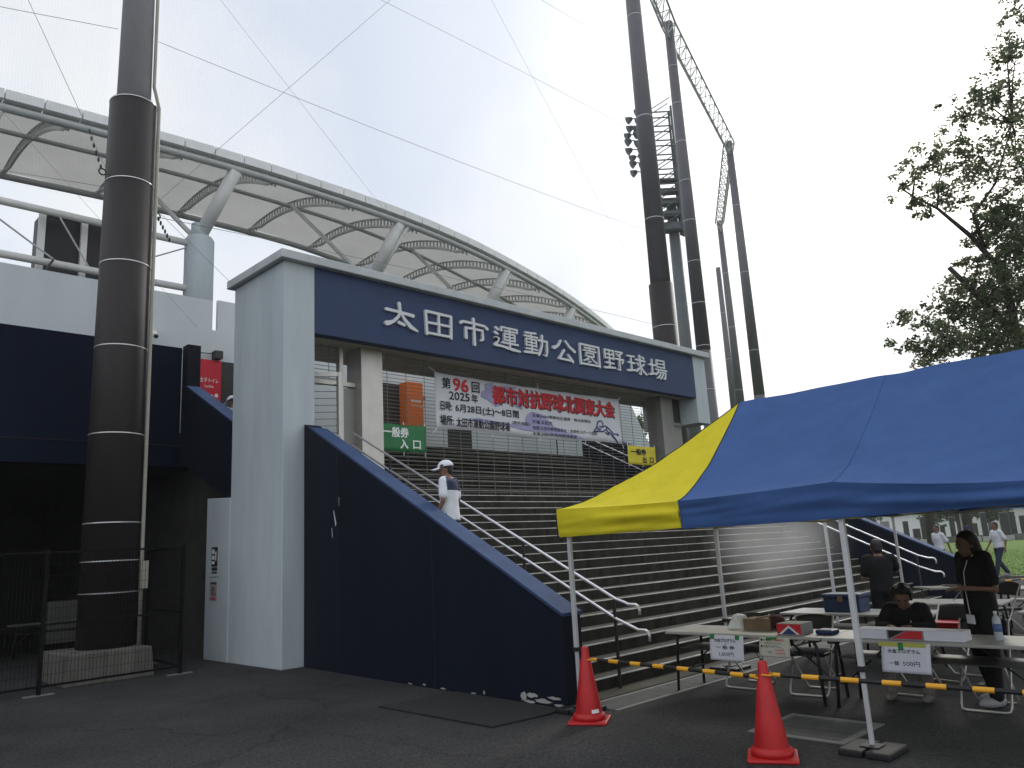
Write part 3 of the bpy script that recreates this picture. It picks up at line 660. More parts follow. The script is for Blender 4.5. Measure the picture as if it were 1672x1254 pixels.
tl = net_pole("thick brown net pole standing in a concrete block left of the gate", PL, .445, .292, 10.1, 24.5, (1.30,1.80,2.41,3.88,5.39,6.91,8.47,10.08,13.4,16.5))
b = MB()
fx, fy = V((1,0,0)), V((0,1,0))
c0 = V((4.27,13.95,0))
def blk(a, c, z, k=1.0): return c0+fx*a*k+fy*c*k+V((0,0,z))
lo = [blk(-.64,-.70,0),blk(.64,-.70,0),blk(.64,.70,0),blk(-.64,.70,0)]; hi = [blk(-.60,-.66,.45),blk(.61,-.66,.45),blk(.61,.66,.45),blk(-.60,.66,.45)]
b.add(lo+hi, [(3,2,1,0),(4,5,6,7),(0,1,5,4),(1,2,6,5),(2,3,7,6),(3,0,4,7)], M_RAWC); b.build("concrete_base", parent=tl, bevel=.02)
pd = V((.62,-.42,0)).normalized()
b = MB(); pts = [PL+pd*(.455*(1-.1*min(z,10.1)/10.1)+.04 if z < 10.1 else .345)+V((0,0,z)) for z in (.46,2,4,6,8,10.05,10.5)]+[PL+pd*.30+V((0,0,24))]
b.tube(pts, .033, 8, M_PIPE); cdt = b.build("conduit", parent=tl, smooth=True)
b = MB(); q = PL+pd*.52+V((0,0,1.55)); b.box((q.x-.06,q.y-.06,1.33),(q.x+.06,q.y+.06,1.78),M_PIPE); b.build("junction_box", parent=cdt, bevel=.008)
net_pole("tall brown net pole rising just behind the right end of the gate", PA, .43, .33, 9.75, 24.5, (1.6,4,6.5,8.3,12.0,15.7,19.6))
net_pole("slim net pole next right of the pole behind the gate", PB, .33, .29, 9.0, 24, (2,3.8,5.6,7.4,9.2,11,12.8,14.6,16.4,18.2,20,21.8))
net_pole("slim net pole at the corner where the truss turns back", PC, .33, .29, 9.0, 24, (2.5,7,11.5,16,20))
net_pole("distant net pole beneath the far end of the truss", PD, .33, .29, 9.0, 24, (2.5,7,11.5,16,20))
net_pole("farthest net pole just left of the pole under the truss end", PE, .33, .29, 9.0, 24, (2.5,7,11.5,16,20))
def truss(label, a, c):
    t = thing("pole_top_truss", label, "truss", (a.x,a.y,23))
    a, c = a+V((0,0,23.9)), c+V((0,0,23.9)); n = int((c-a).length/0.9); s = V((0,0,.75)); w = (c-a).cross(V((0,0,1))).normalized()*.3
    b = MB()
    for o in (-s-w*0, w, -w): b.tube([a+o, c+o], .045, 6, M_ROOFST)
    b.build("chord", parent=t)
    b = MB()
    for k in range(n):
        p0, p1 = a.lerp(c, k/n), a.lerp(c, (k+1)/n); pm = a.lerp(c, (k+.5)/n)
        for o in (w, -w): b.tube([p0+o, pm-s], .024, 5, M_ROOFST); b.tube([pm-s, p1+o], .024, 5, M_ROOFST)
        b.tube([p0+w, p0-w], .022, 5, M_ROOFST); b.tube([p0+w, p1-w], .02, 5, M_ROOFST)
    b.build("lacing", parent=t)
truss("lattice truss rising out of frame from the slim pole behind the gate", PA, PB)
truss("lattice truss joining the tops of the two slim net poles", PB, PC)
truss("short lattice truss seen end-on between the far net poles", PC, PD)

m_net = bpy.data.materials.new("net_mesh"); m_net.use_nodes = True
nn_, nl_ = m_net.node_tree.nodes, m_net.node_tree.links; nn_.clear()
no = nn_.new("ShaderNodeOutputMaterial"); mx = nn_.new("ShaderNodeMixShader"); tp = nn_.new("ShaderNodeBsdfTransparent"); df_ = nn_.new("ShaderNodeBsdfDiffuse"); df_.inputs[0].default_value = (.22,.23,.24,1)
uvn = nn_.new("ShaderNodeTexCoord"); sep = nn_.new("ShaderNodeSeparateXYZ"); nl_.new(uvn.outputs["UV"], sep.inputs[0])
ms = []
for ax in (0, 1):
    fr = nn_.new("ShaderNodeMath"); fr.operation = 'FRACT'; lt = nn_.new("ShaderNodeMath"); lt.operation = 'LESS_THAN'; lt.inputs[1].default_value = .017
    nl_.new(sep.outputs[ax], fr.inputs[0]); nl_.new(fr.outputs[0], lt.inputs[0]); ms.append(lt)
mxm = nn_.new("ShaderNodeMath"); mxm.operation = 'MAXIMUM'; nl_.new(ms[0].outputs[0], mxm.inputs[0]); nl_.new(ms[1].outputs[0], mxm.inputs[1])
nl_.new(mxm.outputs[0], mx.inputs[0]); nl_.new(tp.outputs[0], mx.inputs[1]); nl_.new(df_.outputs[0], mx.inputs[2]); nl_.new(mx.outputs[0], no.inputs[0])
def net(label, a, c, z0, z1, cell=.05):
    a, c = V(a), V(c); L = (c-a).length
    me = bpy.data.meshes.new("safety_net"); me.from_pydata([(0,0,0),tuple(c-a),tuple(c-a+V((0,0,z1-z0))),(0,0,z1-z0)], [], [(0,1,2,3)])
    uv = me.uv_layers.new(name="UVMap")
    for k, (u, v) in enumerate(((0,0),(L/cell,0),(L/cell,(z1-z0)/cell),(0,(z1-z0)/cell))): uv.data[k].uv = (u, v)
    me.materials.append(m_net); o = bpy.data.objects.new("safety_net", me); COL.objects.link(o); o.location = a+V((0,0,z0))
    return tag(o, label, "safety net", "fine safety nets hung between the brown poles")
nrm_ = V((.33,.0,0))
net("fine net across the sky between the thick left pole and the pole behind the gate", PL+V((.45,0,0)), PA-V((.4,0,0)), 8.0, 24)
net("fine net to the left of the thick brown pole", V((-14,14.7,0)), PL-V((.45,0,0)), 8.0, 24)
net("fine net between the pole behind the gate and the first slim pole", PA+V((.35,.1,0)), PB-V((.3,.1,0)), 3.0, 23.4)
net("fine net between the two slim poles joined by the truss", PB+V((.3,.1,0)), PC-V((.3,.1,0)), 3.0, 23.4)
net("fine net between the corner pole and the distant pole", PC+V((.3,.2,0)), PD-V((.3,.2,0)), 3.0, 23.4)
def wire(label, pts, r=.008, sag=0.0, m=M_WIRE, name="wire", cat="wire"):
    b = MB(); P = [V(p) for p in pts]
    if len(P) == 2:
        P = [P[0].lerp(P[1], t/14)+V((0,0,-sag*4*(t/14)*(1-t/14))) for t in range(15)]
    b.tube(P, r*.48, 5, m); return tag(b.build(name), label, cat)
def at(p, z, dx=0, dy=0): return V((p.x+dx, p.y+dy, z))
wire("net rope from the left pole to the gate pole, third from the top", (at(PL,11.62,.36), at(PA,11.5,-.33)), .010, .10)
wire("lowest net rope passing in front of the white roof", (at(PL,8.0,.43), at(PA,8.32,-.40)), .012, -.08)
wire("net rope high across the sky, second from the top", (at(PL,15.0,.33), at(PA,15.0,-.32)), .009, -.1)
wire("topmost net rope across the upper sky", (at(PL,17.9,.3), at(PA,18.05,-.3)), .009, .05)
wire("rope running left from the thick pole near the top of the frame", (V((-14,15.4,8.7)), at(PL,11.55,-.34)), .010, .2)
wire("lower rope running left from the thick pole across the roof", (V((-14,14.9,7.4)), at(PL,8.33,-.44)), .009, .2)
wire("diagonal stay rising right from the thick brown pole", (at(PL,8.2,.42,-.1), V((12.4,13.9,18.0))), .009)
wire("diagonal stay rising left from the thick brown pole", (at(PL,8.6,-.42,-.1), V((1.2,14.4,14.6))), .010)
wire("thin slanting cord in the middle of the sky net", (V((11.0,13.9,20.4)), at(PA,8.9,-.40)), .007)
wire("faint slanting cord left of the middle of the sky", (V((5.0,14.0,14.0)), V((11.5,13.8,8.0))), .006)
wire("thin cord dropping right from the thick pole to the gate corner", (at(PL,8.1,.45,-.1), V((6.15,13.4,6.72))), .008)
wire("thin cord falling left behind the thick pole over the tubes", (V((2.2,15.5,10.4)), V((6.9,16.9,6.9))), .006)
# ring bolts and turnbuckle hanging on the thick pole
for lab, z, dx, end in (("ring bolt with short chain on the left side of the thick pole", 8.58, -.46, V((3.70,14.05,9.35))), ("ring bolt with short chain on the right side of the thick pole", 8.0, .46, V((5.15,13.95,7.55)))):
    b = MB(); c = at(PL, z, dx*1.05, -.06)
    for k in range(10):
        a0, a1 = k*.628, (k+1)*.628
        b.tube([c+V((.06*math.cos(a0),0,.06*math.sin(a0))), c+V((.06*math.cos(a1),0,.06*math.sin(a1)))], .014, 5, M_DPOST)
    for k in range(6): b.ell(c.lerp(end, (k+.7)/6), (.022,.022,.05), M_DPOST, 6, 5)
    tag(b.build("ring_bolt"), lab, "ring bolt")

# ---------------------------------------------------------------- floodlight tower behind the gate pole
ft = thing("floodlight_tower", "green steel floodlight tower half hidden by the pole behind the gate", "floodlight tower", (40.3,25.3,0))
b = MB(); b.tube([(40.3,25.3,0),(40.3,25.3,22.5)], [.42,.34], 18, M_LGREEN); b.build("mast", parent=ft, smooth=True)
lat = V((.709,-.705,0)); dep = V((.705,.709,0)); hb = V((39.75,25.35,20.4))
b = MB()
for i in (-.8,.85):
    for j in (-.35,.35): b.bar(hb+lat*i+dep*j, hb+lat*i+dep*j+V((0,0,8.6)), .11, .11, M_LGREEN)
for k in range(9):
    z = V((0,0,.2+k*1.0))
    for j in (-.35,.35):
        b.bar(hb+lat*-.8+dep*j+z, hb+lat*.85+dep*j+z, .07, .07, M_LGREEN); b.bar(hb+lat*-.8+dep*j+z, hb+lat*.85+dep*j+z+V((0,0,1)), .05, .05, M_LGREEN)
    b.bar(hb+lat*.85-dep*.35+z, hb+lat*.85+dep*.35+z, .06, .06, M_LGREEN)
for zz, hh in ((.1,.55),(1.05,.35),(1.9,.3),(2.7,.15),(3.5,.12)):
    c1 = hb+V((0,0,zz)); b.add([c1-lat*.6-dep*.3, c1+lat*.75-dep*.3, c1+lat*.75+dep*.3, c1-lat*.6+dep*.3, c1-lat*.6-dep*.3+V((0,0,hh)), c1+lat*.75-dep*.3+V((0,0,hh)), c1+lat*.75+dep*.3+V((0,0,hh)), c1-lat*.6+dep*.3+V((0,0,hh))], [(3,2,1,0),(4,5,6,7),(0,1,5,4),(1,2,6,5),(2,3,7,6),(3,0,4,7)], M_LGREEN)
b.bar(hb+lat*.95-V((0,0,0.2)), hb+lat*.95+V((0,0,6.0)), .22, .3, M_LGREEN)
b.build("lattice_head", parent=ft)
for r_ in range(8):
    for c_ in range(2):
        z = 4.5+r_*.52-c_*.22+(.1 if r_ % 3 == 1 else 0); q = hb+lat*(-1.30-.50*c_-(.18 if r_ in (3,4,5) else 0))+dep*(-.4+.5*c_)+V((0,0,z))
        b = MB(); d = (V((-.62,.62,-.48))).normalized()
        b.tube([q-d*.20, q-d*.02, q+d*.14], [.12,.20,.27], 10, M_LGREEN); b.bar(q-d*.2, hb+lat*-.8+V((0,0,z-.1)), .05, .05, M_LGREEN); b.build("floodlight", parent=ft)

# ---------------------------------------------------------------- tournament banner and ticket signs on the shutter
bn = thing("banner", "long white tournament banner with red and black lettering on the shutter", "banner", (13,12.25,4.1))
def bz(u, v):
    x = 9.94+6.12*u; top = 5.30-.03*math.sin(math.pi*u)-.012*abs(math.sin(u*math.pi*6)); bot = 4.11+.025*math.sin(u*9); 
    return V((x, 12.25+.006*math.sin(u*31+v*3)+.004*math.sin(u*63), bot+(top-bot)*v))
b = MB(); b.grid(bz, 90, 8, M_BANNER); cl = b.build("cloth", parent=bn, smooth=True, fix=False)
sm = cl.modifiers.new("thick", 'SOLIDIFY'); sm.thickness = .003; sm.offset = -1
XD, UD, YB = (1,0,0), (0,0,1), 12.236
def bt(s, x0, x1, z0, z1, m, off=.018, y=YB): return text_mesh(s, x1-x0, z1-z0, m, "lettering", cl, (x0, y, z0), XD, UD, off)
def lil(pts):
    b = MB(); b.prism([V((x, 12.2385, z)) for x, z in pts], (0,.001,0), M_LILAC); b.build("pattern", parent=cl)
lil([(11.33,5.20),(11.55,5.235),(11.62,5.16),(11.56,5.05),(11.66,4.97),(11.75,4.74),(11.62,4.70),(11.38,4.86),(11.20,4.90),(11.24,5.02),(11.34,5.06)])
lil([(11.75,5.20),(12.3,5.22),(12.2,5.08),(11.95,5.10)])
lil([(12.3,5.10),(12.5,5.0),(12.45,4.72),(12.2,4.78)])
lil([(10.68,4.37),(11.1,4.42),(12.0,4.36),(12.5,4.36),(12.6,4.62),(12.75,4.70),(13.1,4.66),(13.5,4.40),(13.9,4.30),(14.5,4.20),(14.6,4.16),(13.8,4.17),(13.0,4.24),(12.3,4.26),(11.6,4.33),(10.9,4.33)])
bt("第",10.13,10.35,4.98,5.21,M_INK); bt("96",10.42,10.84,4.955,5.22,M_INKR,.035); bt("回",10.94,11.16,4.97,5.20,M_INK)
bt("2025",10.30,10.86,4.755,4.925,M_INK); bt("年",10.92,11.10,4.745,4.925,M_INK)
bt("日時:",10.06,10.36,4.515,4.71,M_INK); bt("6月28日(土)～8日間",10.46,12.32,4.485,4.68,M_INK)
bt("場所:",10.04,10.40,4.205,4.41,M_INK); bt("太田市運動公園野球場",10.47,12.02,4.19,4.39,M_INK)
bt("(雨天順延)",12.09,12.66,4.345,4.435,M_INK,.008)
bt("都市対抗野球北関東大会",11.56,15.83,4.765,5.175,M_INK,.032,YB+.0012); bt("都市対抗野球北関東大会",11.53,15.79,4.785,5.19,M_INKR,.030,YB-.0015)
for s, x0, x1, z0 in (("主催:JABA関東地区連盟・毎日新聞社",12.76,14.84,4.565),("共催:太田市",12.75,13.42,4.425),("後援:太田市教育委員会・太田市スポーツ協会",12.75,15.06,4.285),("主管:JABA群馬県野球連盟",12.74,14.27,4.145)):
    bt(s, x0, x1, z0, z0+.088, M_INK, .008)
b = MB()        # leaping figure emblem, thick navy brush lines
E0 = [[(14.93,4.37),(15.06,4.49),(15.12,4.64),(15.24,4.67),(15.32,4.60),(15.28,4.51),(15.15,4.52)],[(14.93,4.37),(15.12,4.40),(15.30,4.40),(15.42,4.46),(15.48,4.52),(15.38,4.55),(15.28,4.51)],[(15.42,4.46),(15.50,4.39),(15.52,4.33),(15.38,4.38)],[(15.48,4.52),(15.60,4.44),(15.72,4.36),(15.86,4.37),(15.92,4.34),(15.84,4.33)],[(15.52,4.40),(15.68,4.32),(15.80,4.22),(15.87,4.13),(15.78,4.21),(15.62,4.33)],[(15.06,4.49),(15.15,4.44),(15.22,4.46)]]
for i, s in enumerate(E0):
    y = 12.2365-i*.0004
    for (x0, z0), (x1, z1) in zip(s, s[1:]): b.bar((x0,y,z0),(x1,y,z1),.0012,.034,M_EMBL,upv=(0,0,1)) if abs(x1-x0) > 1e-4 else None
b.build("emblem", parent=cl)
for (x, z), (x2, z2) in (((9.95,5.30),(9.80,5.40)),((9.96,4.12),(9.86,4.02)),((16.05,5.28),(16.16,5.38)),((16.05,4.12),(16.12,4.02)),((13,4.11),(13,4.02)),((13,5.27),(13.02,5.4)),((11.5,4.11),(11.5,4.02)),((14.6,4.12),(14.6,4.03))):
    b = MB(); b.tube([(x,12.245,z),(x2,12.27,z2)], .010, 5, M_INKW); b.build("cord", parent=bn)
def ticket_sign(label, x0, x1, z0, z1, m, mi, lines, name):
    s = thing("ticket_sign", label, "sign", ((x0+x1)/2,12.24,z0))
    b = MB(); b.grid(lambda u, v: V((x0+(x1-x0)*u, 12.245+.006*math.sin(u*7+1)*math.sin(v*4), z0+(z1-z0)*v+.006*math.sin(u*9))), 20, 6, m); o = b.build("sheet", parent=s, smooth=True, fix=False)
    md = o.modifiers.new("thick", 'SOLIDIFY'); md.thickness = .004
    for t, xa, xb, za, zb in lines: text_mesh(t, xb-xa, zb-za, mi, "lettering", o, (xa, 12.234, za), XD, UD, .035)
    for x in (x0+.02, (x0+x1)/2, x1-.02):
        for za, zb in ((z1, z1+.06), (z0, z0-.07)):
            b = MB(); b.tube([(x,12.243,za),(x+.02,12.27,zb)], .009, 5, M_INKW); b.build("cord", parent=s)
ticket_sign("green general ticket entrance sign with white characters on the shutter", 8.56, 9.65, 3.60, 4.13, M_GREEN, M_INKW, [("一般券",8.62,9.22,3.88,4.07),("入",9.02,9.20,3.665,3.84),("口",9.33,9.51,3.67,3.83)], "green")
ticket_sign("yellow general ticket exit sign with black characters on the shutter", 16.25,17.47,3.61,4.10,M_YSIGN,M_INK,[("一般券",16.38,17.03,3.87,4.03),("出",16.86,17.02,3.67,3.83),("口",17.18,17.33,3.68,3.82)],"yellow")
# notices on the side of the grey pillar
pn = thing("phone_notice", "dark pictogram notice above a smaller red notice on the grey pillar", "notice", (6.195,14.12,1.6))
b = MB(); b.box((6.190,13.96,1.62),(6.199,14.19,1.96),M_INK); b.build("plate", parent=pn)
for y0, y1, z0, z1 in ((14.07,14.16,1.84,1.92),(14.07,14.16,1.74,1.81),(14.06,14.17,1.66,1.71),(13.99,14.03,1.72,1.88)):
    b = MB(); b.box((6.187,y0,z0),(6.1895,y1,z1),M_INKW); b.build("pictogram", parent=pn)
for z0, z1 in ((1.545,1.60),(1.495,1.525),(1.43,1.437)):
    b = MB(); b.box((6.195,13.97 if z0 > 1.45 else 13.9,z0),(6.199,14.19 if z0>1.45 else 14.25,z1),M_DPOST); b.build("lettering", parent=pn)
M_PINK = mat("faded_pink", (0.36,0.29,0.29), .8, .2, 20)
rn = thing("red_notice", "faded pinkish no-entry style notice low on the grey pillar", "notice", (6.195,14.1,1.0))
b = MB(); b.box((6.193,13.95,1.02),(6.199,14.24,1.36),M_PINK); b.build("plate", parent=rn)
b = MB()
for k in range(16):
    a0, a1 = k*.3927, (k+1)*.3927
    b.bar((6.191,14.09+.08*math.cos(a0),1.19+.08*math.sin(a0)),(6.191,14.09+.08*math.cos(a1),1.19+.08*math.sin(a1)),.004,.014,M_DPOST,upv=(1,0,0))
b.bar((6.191,14.10,1.14),(6.191,14.08,1.25),.004,.03,M_DPOST,upv=(1,0,0)); b.build("pictogram", parent=rn)
b = MB(); b.box((6.190,13.97,1.31),(6.1925,14.21,1.34),M_DPOST); b.box((6.190,13.97,1.045),(6.1925,14.22,1.07),M_CRIM); b.build("lettering", parent=rn)

# ================================================================ TENTS
TX0, TX1, TYA, TYB, INS, EAVE, RIDGE = 6.20, 9.26, 5.68, -0.30, 1.43, 2.03, 3.09
def ten_h(x, y):
    dx = min(x-TX0, TX1-x)/((TX1-TX0)/2); dy = min(TYA-y, y-TYB)/INS
    d = max(0.0, min(dx, dy, 1.0)); z = EAVE+(RIDGE-EAVE)*d**1.38
    ymid = 2.69
    if dx <= dy:
        t, amp = ((y-ymid)/(TYA-ymid), .035) if y > ymid else ((y-TYB)/(ymid-TYB), .12)
        z -= amp*math.sin(math.pi*max(0, min(1, t)))**1.0*(1-d)**2.2
        z += .030*math.exp(-((y-ymid)/.07)**2)*(1-d)*d*2          # seam lifted by the middle leg
    else: z -= .05*math.sin(math.pi*(x-TX0)/(TX1-TX0))*(1-d)**2
    q = V((x*1.6, y*1.1, 3.1))
    z += .030*noise.noise(q)*min(1, 3*d)*(1-d*.6)
    fold = math.atan2(y-ymid, (x-TX0)+.25)
    z += .0045*math.sin(fold*21+6*noise.noise(V((x*.9,y*.9,0))))*math.exp(-((y-ymid)**2+(x-TX0-.4)**2)/1.1)*min(1, 4*d)
    cor = math.atan2(TYA-y+.05, (x-TX0)+.05)
    z += .009*math.sin(cor*22+4*noise.noise(V((x,y,2))))*math.exp(-((TYA-y)**2+(x-TX0)**2)/1.6)*min(1, 4*d)
    z += .011*noise.noise(V((x*4.2+y*1.5, y*2.6-x*1.2, 7.7)))*min(1, 4*d)
    for cx, cy, nn_r, am in (((TX0+TX1)/2, ymid, 20, .006), ((TX0+TX1)/2, TYA-INS, 17, .007), ((TX0+TX1)/2, TYB+INS, 17, .007)):
        r2_ = (x-cx)**2+(y-cy)**2
        z += am*math.sin(math.atan2(y-cy, x-cx)*nn_r+3*noise.noise(V((x*1.3,y*1.3,4))))*math.exp(-r2_/.55)*min(1, r2_*12)
    return z
PK = [((TX0+TX1)/2, TYA-INS), ((TX0+TX1)/2, TYB+INS)]
tent = thing("canopy_tent", "blue pop-up tent with yellow corner over the ticket tables", "tent", (TX0, TYA, 0), 0, "blue and yellow pop-up tents")
b = MB()
def patch(A, B, Cc, D, m, nu=36, nv=30):      # A,B along the eave, D above A, C above B
    def fn(u, v):
        x = (A[0]*(1-u)+B[0]*u)*(1-v)+(D[0]*(1-u)+Cc[0]*u)*v; y = (A[1]*(1-u)+B[1]*u)*(1-v)+(D[1]*(1-u)+Cc[1]*u)*v
        return V((x, y, ten_h(x, y)))
    b.grid(fn, nu, nv, m)
for sx in (TX0, TX1):
    patch((sx,TYA),(sx,4.15),PK[0],PK[0],M_TYEL); patch((sx,4.15),(sx,2.69),(PK[0][0],2.69),PK[0],M_TBLUE); patch((sx,2.69),(sx,1.22),PK[1],(PK[0][0],2.69),M_TBLUE); patch((sx,1.22),(sx,TYB),PK[1],PK[1],M_TYEL)
patch((TX0,TYA),(TX1,TYA),PK[0],PK[0],M_TYEL); patch((TX0,TYB),(TX1,TYB),PK[1],PK[1],M_TYEL)
b.build("canopy", parent=tent, smooth=True, fix=False)
b = MB()
sx_in = lambda u: .02 < u < .98
def val(P, Q, m, sg, dz=.285):
    n = 60
    def fn(u, v):
        x, y = P[0]*(1-u)+Q[0]*u, P[1]*(1-u)+Q[1]*u
        zt = ten_h(x, y); L = (V(Q)-V(P)).length; s = u*L+y*1.7+x
        w = (.012*math.sin(s*4.6)+.008*math.sin(s*11+1))*v
        nx, ny = (Q[1]-P[1])/L, -(Q[0]-P[0])/L
        zb_ = EAVE-dz-.010*math.sin(s*2.1)
        tuck = -.028*v*v-.012*math.sin(math.pi*v)*math.sin(s*1.9+.6)
        w += (.042*noise.noise(V((s*.8+v*1.1, v*2.6, 1.7)))+.014*noise.noise(V((s*2.6-v*2, v*4, 5.1))))*min(1, v*3)*(1 if sx_in(u) else .5)
        return V((x+nx*(w*sg+tuck*sg), y+ny*(w*sg+tuck*sg), zt+.003+(zb_-zt)*v))
    b.grid(fn, n, 14, m)
for sx, sg in ((TX0, 1), (TX1, -1)):
    dz = .285 if sx == TX0 else .245; val((sx,TYA),(sx,4.15),M_TYEL,sg,dz); val((sx,4.15),(sx,1.22),M_TBLUE,sg,dz); val((sx,1.22),(sx,TYB),M_TYEL,sg,dz)
val((TX0,TYA),(TX1,TYA),M_TYEL,-1,.255); val((TX0,TYB),(TX1,TYB),M_TYEL,1,.255)
b.build("valance", parent=tent, smooth=True, fix=False)
b = MB()
def seam(P, Q, r=.006, m=None):
    b.tube([V((P[0]*(1-t/20)+Q[0]*t/20, P[1]*(1-t/20)+Q[1]*t/20, ten_h(P[0]*(1-t/20)+Q[0]*t/20, P[1]*(1-t/20)+Q[1]*t/20)+.002)) for t in range(21)], r, 5, m or M_BLACK)
for sx in (TX0, TX1):
    seam((sx,TYA),PK[0]); seam((sx,4.15),PK[0]); seam((sx,TYB),PK[1]); seam((sx,1.22),PK[1])
for sx in (TX0, TX1): seam((sx,2.69),(PK[0][0],2.69),.003,M_TBLUE)
b.tube([(TX0,TYA,EAVE+.002),(TX0,TYA,EAVE-.285)], .007, 5, M_BLACK)
b.build("seam_binding", parent=tent)
LEGS = [(x, y) for x in (TX0+.085, TX1-.085) for y in (TYA-.085, 2.69, TYB+.085)]
for x, y in LEGS:
    lg = MB(); lg.box((x-.021,y-.021,.60),(x+.021,y+.021,EAVE-.03),M_ALU); lg.box((x-.016,y-.016,.06),(x+.016,y+.016,.60),M_ALU)
    lo_ = lg.build("leg", parent=tent, bevel=.004)
    c_ = MB(); c_.box((x-.030,y-.030,.585),(x+.030,y+.030,.625),M_BLACK); c_.build("leg_collar", parent=lo_)
    c_ = MB(); c_.box((x-.07,y-.07,.052),(x+.07,y+.07,.06),M_DPOST); c_.build("foot_plate", parent=lo_)
for (x0, y0), (x1, y1) in [(LEGS[0],LEGS[1]),(LEGS[1],LEGS[2]),(LEGS[3],LEGS[4]),(LEGS[4],LEGS[5]),(LEGS[0],LEGS[3]),(LEGS[1],LEGS[4]),(LEGS[2],LEGS[5])]:
    for k in range(2):
        a, c = V((x0,y0,0)).lerp(V((x1,y1,0)), k/2), V((x0,y0,0)).lerp(V((x1,y1,0)), (k+1)/2)
        b = MB(); b.bar(a+V((0,0,1.88)), c+V((0,0,1.765)), .012, .025, M_ALU); b.bar(a+V((0,0,1.765)), c+V((0,0,1.88)), .012, .025, M_ALU); b.build("scissor_strut", parent=tent)
for px, py in PK:
    b = MB(); b.bar((px,py,1.85),(px,py,RIDGE-.03),.035,.035,M_ALU); b.build("centre_pole", parent=tent)
dup(tent, (TX0+6.15, TYA, 0), label="second blue and yellow tent standing behind the ticket tent").scale = (1, 1, 1.045)
for (x, y), lab in ((LEGS[0],"black tent weight at the foot of the tent leg by the navy wall"),(LEGS[1],"black tent weight at the nearest tent leg"),(LEGS[3],"black tent weight at the back tent leg behind the tables"),((LEGS[0][0]+6.15,LEGS[0][1]),"black tent weight under the second tent near the stairs"),((LEGS[3][0]+6.15,LEGS[3][1]),"black tent weight under the far leg of the second tent")):
    w = thing("tent_weight", lab, "tent weight", (x, y, 0), group="black weights on tent legs")
    for sg in (-1, 1):
        b = MB(); b.box((x-.19, y+(.012 if sg > 0 else -.19), 0.002), (x+.19, y+(.19 if sg > 0 else -.012), .050), M_BLACK); b.build("plate", parent=w, bevel=.012)

# ================================================================ THINGS ON THE GROUND
def cone(label, x, y, h=.69, sticker=False, rz=.3):
    c = thing("traffic_cone", label, "traffic cone", (x, y, 0), rz, "red traffic cones")
    b = MB(); b.box((-.185,-.185,0),(.185,.185,.028), M_RED); o = b.build("base_plate", parent=c, local=True, bevel=.012)
    b = MB(); b.lathe([(.155,.0285),(.158,.055),(.150,.075),(.128,.085),(.128,.09),(.048,h-.115),(.040,h-.105),(.036,h-.02),(.026,h-.002),(.010,h)], (0,0,0), 28, M_RED); o = b.build("cone_body", parent=c, local=True, smooth=True)
    if sticker:
        b = MB(); a0 = math.pi*1.12
        b.grid(lambda u, v: V(((.1275-.001*v+.003)*math.cos(a0+u*.62), (.1275+.003-.006*v)*math.sin(a0+u*.62), .095+.032*v)), 8, 1, M_INKW); b.build("sticker", parent=c, local=True)
    return c
cone("red traffic cone beside the navy stair wall and tent leg", 5.99, 5.23, .685, True, .55)
cone("red traffic cone nearest the camera left of the tent leg", 5.763, 3.232, .70, False, .5)
cone("distant red traffic cone in front of the far stair wall", 21.2, 6.68, .72)
cone("distant red traffic cone at the lawn edge holding the bar", 24.6, 5.3, .6)
def wbar(label, p, q, per=.28, yl=.125, r=.0175):
    p, q = V(p), V(q); L = (q-p).length; d = (q-p)/L
    t = thing("warning_bar", label, "barrier bar", p, group="black and yellow barrier bars")
    b = MB(); s = 0.0
    b.tube([p, q], r*.96, 10, M_BLACK)
    s = .16
    while s+yl < L-.05: b.tube([p+d*s, p+d*(s+yl)], r*1.06, 10, M_YEL); s += per
    b.build("bar", parent=t, smooth=False)
    for e, k in ((p, -1), (q, 1)):
        b = MB(); b.tube([e, e+d*k*.055], r*.9, 8, M_YEL); c = e+d*k*.10
        for i in range(14):
            a0, a1 = i*.4488, (i+1)*.4488
            b.tube([c+V((.052*math.cos(a0),.052*math.sin(a0),0)), c+V((.052*math.cos(a1),.052*math.sin(a1),0))], .007, 5, M_YEL)
        b.build("end_loop", parent=t)
    return t
wbar("black and yellow barrier bar between the two near traffic cones", (6.01,5.09,.565), (5.79,3.36,.575))
wbar("black and yellow barrier bar running right from the nearest traffic cone", (5.785,3.10,.60), (6.04,1.20,.568))
wbar("far black and yellow barrier bar at the edge of the lawn", (22.4,6.60,.16), (24.5,5.40,.17), .5, .2)
mt = MB(); mt.prism([V((5.30,7.70,.003)),V((5.29,5.84,.003)),V((6.00,5.76,.003)),V((6.24,5.80,.003)),V((6.33,7.6,.003))],(0,0,.018),M_MATR)
tag(mt.build("rubber_mat", bevel=.004), "dark rubber ramp mat lying along the foot of the navy wall", "mat")
mh = thing("drain_cover", "square drain cover in the asphalt between the near cone and tent leg", "drain cover", (6.81,3.38,0))
b = MB(); 
for (x0,y0,x1,y1) in ((6.40,2.96,7.22,3.02),(6.40,3.74,7.22,3.80),(6.40,3.02,6.46,3.74),(7.16,3.02,7.22,3.74)): b.box((x0,y0,0),(x1,y1,.008),M_GRATEF)
b.build("frame", parent=mh)
b = MB(); b.box((6.46,3.02,0),(7.16,3.74,.002),M_BLACK)
for k in range(28): b.box((6.465,3.025+k*.0255,.002),(7.155,3.025+k*.0255+.018,.006),M_GRATE)
for k in range(5): b.box((6.52+k*.145,3.02,.002),(6.545+k*.145,3.74,.007),M_GRATE)
b.build("grate", parent=mh)

